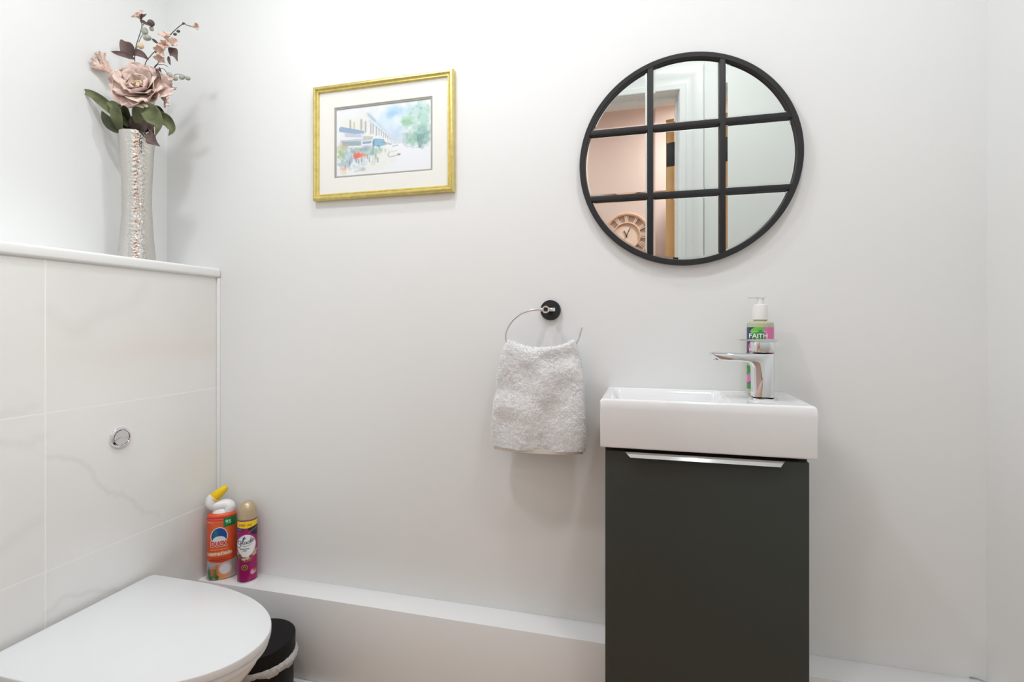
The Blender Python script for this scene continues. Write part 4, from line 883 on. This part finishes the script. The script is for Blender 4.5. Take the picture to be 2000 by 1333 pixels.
FY = math.radians(14.65)
K_ = 0.000296
def L(cx, cy, d=0.0): return Vector(((cx-609)*K_, d, Hv + (1247-cy)*K_))     # local: x to the right, y away, z up
def flower_thing(name, label, cat, group=None):
    o = thing(name, label, cat, (VX, VY, VZ), FY, group); return o
def sheet(name, P, m, parent, th=0.0007):
    """P: rows x cols of Vectors -> thin solid sheet"""
    h_, w_ = len(P), len(P[0]); V = [v for r in P for v in r]; F = [(j*w_+i, j*w_+i+1, (j+1)*w_+i+1, (j+1)*w_+i) for j in range(h_-1) for i in range(w_-1)]
    o = pyobj(name, V, F, m, parent); md = o.modifiers.new('s', 'SOLIDIFY'); md.thickness = th; return o
def leaf(parent, pts, width, m, side=None, curl=0.25, name='leaf', wav=0.0, lobes=0):
    path = smooth_path(pts, 7); n_ = len(path); P = []
    for i, p_ in enumerate(path):
        t_ = i/(n_-1); tan = (path[min(i+1, n_-1)]-path[max(i-1, 0)]).normalized()
        sd = (side if side is not None else Vector((0, -1, 0)).cross(tan)).normalized(); sd = (sd-tan*sd.dot(tan)).normalized(); nr = tan.cross(sd)
        w_ = width*(math.sin(PI*min(1, t_*0.97+0.03)**0.85)**0.8)*(1-0.25*t_)
        if lobes: w_ *= 1 + 0.22*math.sin(t_*lobes*2*PI)
        row = []
        for k in range(-5, 6):
            u = k/5; row.append(p_ + sd*(u*w_/2) + nr*(curl*w_*(u*u-0.3) + wav*w_*math.sin(t_*11+u*2)))
        P.append(row)
    return sheet(name, P, m, parent)
def petal(parent, base, axis, out, length, width, cup, flare, m, seed, ruffle=0.06, name='petal', tipn=0):
    rg_ = random.Random(seed); axis = axis.normalized(); out = (out-axis*out.dot(axis)).normalized(); sd = axis.cross(out); P = []
    n1, n2 = 12, 13; ph = rg_.uniform(0, 6); p_ = base.copy(); ang = cup
    for i in range(n1):
        t_ = i/(n1-1); an = cup + (flare-cup)*t_**1.3; d = axis*math.cos(an)+out*math.sin(an)
        if i: p_ = p_ + d*(length/(n1-1))
        nrm = out*math.cos(an)-axis*math.sin(an)
        w_ = width*(0.25+0.75*math.sin(min(1, t_*1.25)*PI/2)) * (1 if t_ < 0.75 else math.sqrt(max(0.02, 1-((t_-0.75)/0.27)**2)))
        row = []
        for k in range(n2):
            u = -1+2*k/(n2-1)
            rf = ruffle*length*t_*t_*(math.sin(u*5+ph)+0.6*math.sin(u*9+ph*2))
            tip = -0.10*length*t_*abs(u)**3 + (0.06*length*t_*math.cos(u*tipn*PI) if tipn else 0)
            row.append(p_ + sd*(u*w_/2) - nrm*(0.30*w_*(u*u)) * (1.0 if cup < 0.7 else 0.7) + nrm*rf + d*tip)
        P.append(row)
    return sheet(name, P, m, parent, 0.0008)

# --- peony
pe = flower_thing('peony_stem', 'large dusty pink artificial peony with green leaves in the silver vase', 'artificial flower')
ctr = L(675, 845, -0.010); axis = Vector((0.22, -0.86, 0.34))
ax = axis.normalized(); e1 = ax.cross(Vector((0, 0, 1))).normalized(); e2 = e1.cross(ax)
sd_ = 100
bc = ctr - ax*0.020
for ringn, nP, ln_, wd_, cup, fl, off_, mt in ((0, 6, 0.082, 0.072, 0.95, 1.58, 0.0, 'petal'), (1, 5, 0.074, 0.072, 0.72, 1.32, 0.45, 'petal'), (2, 5, 0.064, 0.064, 0.50, 0.98, 0.1, 'petal'), (3, 4, 0.054, 0.054, 0.32, 0.55, 0.6, 'petal'), (4, 4, 0.040, 0.036, 0.20, -0.1, 0.2, 'petal_in'), (5, 3, 0.032, 0.026, 0.10, -0.5, 0.5, 'petal_in')):
    for k in range(nP):
        an = 2*PI*(k+off_)/nP + random.uniform(-0.12, 0.12); o_ = e1*math.cos(an)+e2*math.sin(an); sd_ += 1
        petal(pe, bc + o_*0.004 + ax*0.002*ringn, ax, o_, ln_*random.uniform(0.92, 1.06), wd_*random.uniform(0.9, 1.1), cup+random.uniform(-.08, .08), fl+random.uniform(-.12, .12), M[mt], sd_, 0.07 if ringn < 4 else 0.12, tipn=2 if ringn < 3 else 0)
# drooping loose petals lower left and right
for c0, dr_, ln_, wd_ in ((L(560, 800, 0.0), Vector((-1, -0.2, 0.25)), 0.050, 0.036), (L(560, 830, 0.0), Vector((-0.4, -0.1, -1)), 0.040, 0.028), (L(830, 900, 0.0), Vector((1, -0.3, -0.2)), 0.036, 0.030), (L(860, 930, 0.0), Vector((0.6, -0.3, -0.9)), 0.028, 0.020)):
    sd_ += 1; petal(pe, c0, dr_, Vector((0, -1, 0.2)), ln_, wd_, 0.1, 0.35, M['petal'], sd_, 0.08)
tube('stem', smooth_path([L(600, 1247+700, 0.0), L(604, 1247, 0.0), L(607, 1040, 0.0), L(640, 930, 0.006), bc], 6), 0.0022, M['stem'], pe)
lathe_obj('calyx', [(0.002, -0.006), (0.010, 0.0), (0.014, 0.006), (0.0, 0.009)], M['leaf_dark'], pe, 24, tf=Matrix.Translation(bc-ax*0.004) @ ax.to_track_quat('Z', 'Y').to_matrix().to_4x4())
# big leaves
leaf(pe, [L(560, 1190, -0.01), L(470, 1080, -0.02), L(370, 985, -0.03), L(260, 915, -0.035), L(98, 897, -0.035)], 0.030, M['leaf'], curl=0.25, wav=0.05)
leaf(pe, [L(560, 1235, 0.0), L(540, 1130, -0.012), L(510, 1020, -0.012), L(445, 905, -0.005)], 0.040, M['leaf_dark'], curl=0.2)
leaf(pe, [L(500, 1235, -0.015), L(520, 1140, -0.032), L(500, 1040, -0.036), L(400, 990, -0.03)], 0.036, M['leaf'], curl=0.3)
leaf(pe, [L(520, 1250, -0.01), L(440, 1195, -0.02), L(385, 1130, -0.024), L(340, 1060, -0.022)], 0.032, M['leaf_dark'], curl=0.2)
leaf(pe, [L(650, 1180, -0.012), L(740, 1060, -0.03), L(850, 1110, -0.045), L(930, 1220, -0.05), L(900, 1325, -0.05)], 0.052, M['leaf'], curl=0.3, wav=0.05, lobes=2)
leaf(pe, [L(720, 1180, -0.0), L(830, 1120, -0.014), L(940, 1150, -0.022), L(990, 1230, -0.022), L(950, 1290, -0.022)], 0.036, M['leaf'], curl=0.25)
leaf(pe, [L(640, 1120, 0.02), L(700, 1040, 0.012), L(790, 1010, 0.006), L(870, 1070, 0.004)], 0.030, M['leaf_dark'], curl=0.2)
# --- brown leaf spray filling the mouth
br = flower_thing('brown_foliage_stem', 'dark brown purple artificial foliage spilling over the vase rim', 'artificial foliage')
leaf(br, [L(610, 1250, 0.0), L(640, 1190, -0.01), L(650, 1110, -0.012), L(640, 1020, -0.01)], 0.050, M['leaf_brown'], curl=0.2)
leaf(br, [L(640, 1245, 0.0), L(720, 1215, -0.02), L(800, 1200, -0.03), L(850, 1290, -0.034)], 0.034, M['leaf_brown'], curl=0.25)
leaf(br, [L(620, 1240, 0.01), L(700, 1160, 0.0), L(780, 1130, 0.0), L(850, 1160, 0.0)], 0.044, M['leaf_brown'], curl=0.2)
leaf(br, [L(560, 1250, 0.01), L(590, 1150, 0.004), L(600, 1090, 0.004), L(590, 1020, 0.0)], 0.040, M['leaf_dark'], curl=0.2)
leaf(br, [L(790, 1270, -0.03), L(840, 1320, -0.045), L(880, 1370, -0.05), L(940, 1420, -0.05)], 0.034, M['leaf_brown'], curl=0.25, lobes=2)
tube('stem', smooth_path([L(615, 1247+650, 0.0), L(620, 1247, 0.0), L(650, 1200, 0.0), L(740, 1215, -0.015), L(800, 1280, -0.03)], 6), 0.0016, M['stem'], br, 8)

def blossom(parent, c0, axis, n_, ln_, wd_, cup, fl, m, seed):
    ax_ = axis.normalized(); a1 = ax_.cross(Vector((0.1, 0.2, 1))).normalized(); a2 = a1.cross(ax_)
    for k in range(n_):
        an = 2*PI*(k+0.3*(seed % 3))/n_; petal(parent, c0, ax_, a1*math.cos(an)+a2*math.sin(an), ln_*random.uniform(0.85, 1.1), wd_, cup, fl, m, seed*17+k, 0.06)
def bud(parent, c0, r, m, el=1.25, axis=Vector((0, 0, 1)), name='bud'):
    prof_ = [(0, -el)] + [(math.cos(a_), el*math.sin(a_)) for a_ in np.linspace(-PI/2+0.25, PI/2-0.25, 9)] + [(0, el)]
    lathe_obj(name, [(r*a_, r*b_) for a_, b_ in prof_], m, parent, 16, tf=Matrix.Translation(c0) @ axis.normalized().to_track_quat('Z', 'Y').to_matrix().to_4x4(), sharp=80)
# --- left freesia
fl = flower_thing('freesia_stem', 'peach pink artificial trumpet blossom pointing left of the peony', 'artificial flower')
tube('stem', smooth_path([L(598, 1247+600, 0.008), L(596, 1247, 0.008), L(560, 960, 0.010), L(470, 790, 0.006), L(408, 712, 0.0)], 6), 0.0013, M['stem'], fl, 8)
blossom(fl, L(405, 705, 0), Vector((-0.75, -0.15, 0.75)), 6, 0.050, 0.017, 0.12, 0.55, M['peach'], 3)
blossom(fl, L(385, 690, -0.004), Vector((-0.9, -0.3, 0.45)), 5, 0.048, 0.016, 0.12, 0.62, M['peach'], 4)
blossom(fl, L(345, 640, -0.006), Vector((-0.35, -0.2, 1.0)), 5, 0.046, 0.014, 0.10, 0.50, M['peach'], 5)
# --- centre sprig with brown leaves, berries, top flower
sp_ = flower_thing('berry_sprig', 'tallest thin sprig with plum brown leaves, buds and a small cream peach flower', 'artificial flower')
tube('stem', smooth_path([L(606, 1247+600, 0.012), L(606, 1247, 0.012), L(590, 900, 0.016), L(578, 560, 0.004), L(600, 430, 0.0), L(640, 300, 0.0), L(655, 235, 0.0), L(640, 190, 0.0)], 6), 0.0011, M['stem'], sp_, 8)
tube('twig', smooth_path([L(590, 500, 0.0), L(622, 420, -0.002), L(650, 350, -0.002), L(680, 300, 0)], 5), 0.0008, M['stem'], sp_, 6)
tube('twig', smooth_path([L(655, 240, 0.0), L(700, 215, -0.003), L(745, 222, -0.004)], 5), 0.0009, M['bud_dark'], sp_, 6)
leaf(sp_, [L(580, 515, 0), L(545, 470, -0.01), L(510, 430, -0.012), L(480, 380, -0.008)], 0.036, M['leaf_brown'], curl=0.15, lobes=1)
leaf(sp_, [L(595, 555, -0.004), L(540, 535, -0.012), L(470, 520, -0.014), L(392, 495, -0.010)], 0.017, M['leaf_brown'], curl=0.25)
leaf(sp_, [L(585, 512, 0), L(630, 505, -0.008), L(690, 530, -0.01), L(738, 572, -0.008)], 0.022, M['leaf_brown'], curl=0.2)
blossom(sp_, L(650, 185, 0), Vector((-0.2, -0.75, 0.6)), 6, 0.024, 0.016, 0.5, 1.25, M['peach'], 6)
blossom(sp_, L(650, 175, -0.003), Vector((-0.2, -0.7, 0.7)), 4, 0.015, 0.010, 0.2, 0.6, M['peach'], 7)
leaf(sp_, [L(655, 200, -0.004), L(680, 175, -0.01), L(700, 165, -0.01), L(718, 145, -0.008)], 0.011, M['leaf_brown'], curl=0.2)
leaf(sp_, [L(650, 205, -0.004), L(690, 222, -0.01), L(720, 240, -0.01), L(765, 262, -0.008)], 0.010, M['leaf_brown'], curl=0.2)
bud(sp_, L(748, 222, -0.004), 0.0088, M['bud_dark'], 1.0); bud(sp_, L(680, 290, 0), 0.0082, M['bud'], 1.2); bud(sp_, L(708, 355, -0.002), 0.0078, M['bud'], 1.35, Vector((1, 0, 0.1))); bud(sp_, L(650, 430, -0.003), 0.0080, M['bud_peach'], 1.05); bud(sp_, L(740, 262, 0.002), 0.0055, M['bud'], 1.2)
leaf(sp_, [L(750, 362, 0), L(780, 385, -0.004), L(805, 405, -0.004), L(838, 428, -0.002)], 0.008, M['bud_dark'], curl=0.2); tube('twig', smooth_path([L(720, 355, -0.002), L(750, 362, 0), L(785, 395, 0)], 5), 0.0008, M['stem'], sp_, 6)
# --- right arching sprig
ra = flower_thing('arching_sprig', 'arching thin sprig on the right with peach blossoms and tiny buds at its tip', 'artificial flower')
tube('stem', smooth_path([L(618, 1247+600, 0.014), L(616, 1247, 0.014), L(620, 900, 0.02), L(650, 600, 0.012), L(720, 500, 0.008), L(830, 410, 0.004), L(940, 300, 0.0), L(1035, 222, 0.0), L(1075, 235, 0.0), L(1115, 245, 0)], 7), 0.0011, M['stem'], ra, 8)
blossom(ra, L(1115, 246, 0), Vector((0.95, -0.25, -0.1)), 6, 0.022, 0.010, 0.25, 0.75, M['peach'], 8)
for x_, y_ in ((992, 290), (962, 318), (792, 484)): bud(ra, L(x_, y_, 0), 0.0036, M['bud_dark'], 1.4, Vector((1, 0, 0.2)))
bud(ra, L(1040, 218, 0), 0.0030, M['bud_dark'], 1.3, Vector((1, 0, 0.3)))
for k, (x_, y_, r_, v_) in enumerate(((900, 390, 0.026, (0.1, -0.8, 0.6)), (945, 430, 0.022, (0.6, -0.7, 0.2)), (885, 470, 0.030, (-0.1, -0.7, -0.5)), (900, 440, 0.024, (0.3, -0.8, -0.3)), (880, 540, 0.026, (0.1, -0.6, -0.8)))):
    blossom(ra, L(x_, y_, -0.004*k), Vector(v_), 5, r_, 0.014, 0.3, 0.95, M['peach'], 20+k)
leaf(ra, [L(910, 500, 0), L(950, 490, -0.006), L(985, 520, -0.01), L(1008, 590, -0.01)], 0.028, M['leaf_brown'], curl=0.2, lobes=2)
leaf(ra, [L(895, 520, 0.002), L(915, 560, -0.004), L(925, 590, -0.006), L(935, 618, -0.006)], 0.010, M['leaf_brown'], curl=0.2)
bud(ra, L(955, 375, 0.002), 0.0062, M['bud_dark'], 1.2, Vector((1, 0, -0.4)))
# --- low right sprig with grey buds
lr = flower_thing('grey_bud_sprig', 'short sprig of grey green buds sticking out right of the peony', 'artificial flower')
tube('stem', smooth_path([L(624, 1247+550, 0.016), L(624, 1247, 0.016), L(640, 900, 0.03), L(700, 630, 0.022), L(780, 560, 0.012), L(840, 515, 0.006)], 6), 0.0011, M['stem'], lr, 8)
tube('twig', smooth_path([L(700, 630, 0.022), L(760, 575, 0.016), L(830, 580, 0.012), L(870, 600, 0.01)], 5), 0.0008, M['stem'], lr, 6)
tube('twig', smooth_path([L(720, 615, 0.02), L(800, 600, 0.02), L(850, 650, 0.016), L(900, 690, 0.012), L(960, 675, 0.008), L(1020, 690, 0.004), L(1070, 718, 0.004)], 5), 0.0008, M['stem'], lr, 6)
bud(lr, L(893, 688, 0.008), 0.0078, M['bud'], 1.15); bud(lr, L(945, 715, 0.006), 0.0070, M['bud'], 1.3, Vector((1, 0, -0.3))); bud(lr, L(1015, 712, 0.004), 0.0062, M['bud'], 1.25, Vector((1, 0, 0.1))); bud(lr, L(1070, 718, 0.004), 0.0062, M['bud'], 1.2, Vector((1, 0, -0.2)))
blossom(lr, L(930, 765, 0.0), Vector((0.2, -0.7, 0.4)), 5, 0.014, 0.010, 0.3, 0.9, M['peach'], 33)
leaf(lr, [L(790, 680, -0.01), L(825, 690, -0.016), L(850, 720, -0.018), L(880, 775, -0.018)], 0.017, M['leaf_brown'], curl=0.2)
leaf(lr, [L(810, 640, 0.0), L(822, 650, -0.006), L(835, 660, -0.006), L(850, 680, -0.006)], 0.012, M['leaf_brown'], curl=0.2)
tube('twig', smooth_path([L(900, 740, 0.006), L(920, 800, 0.004), L(945, 805, 0.004), L(970, 810, 0.004)], 5), 0.0007, M['stem'], lr, 6)
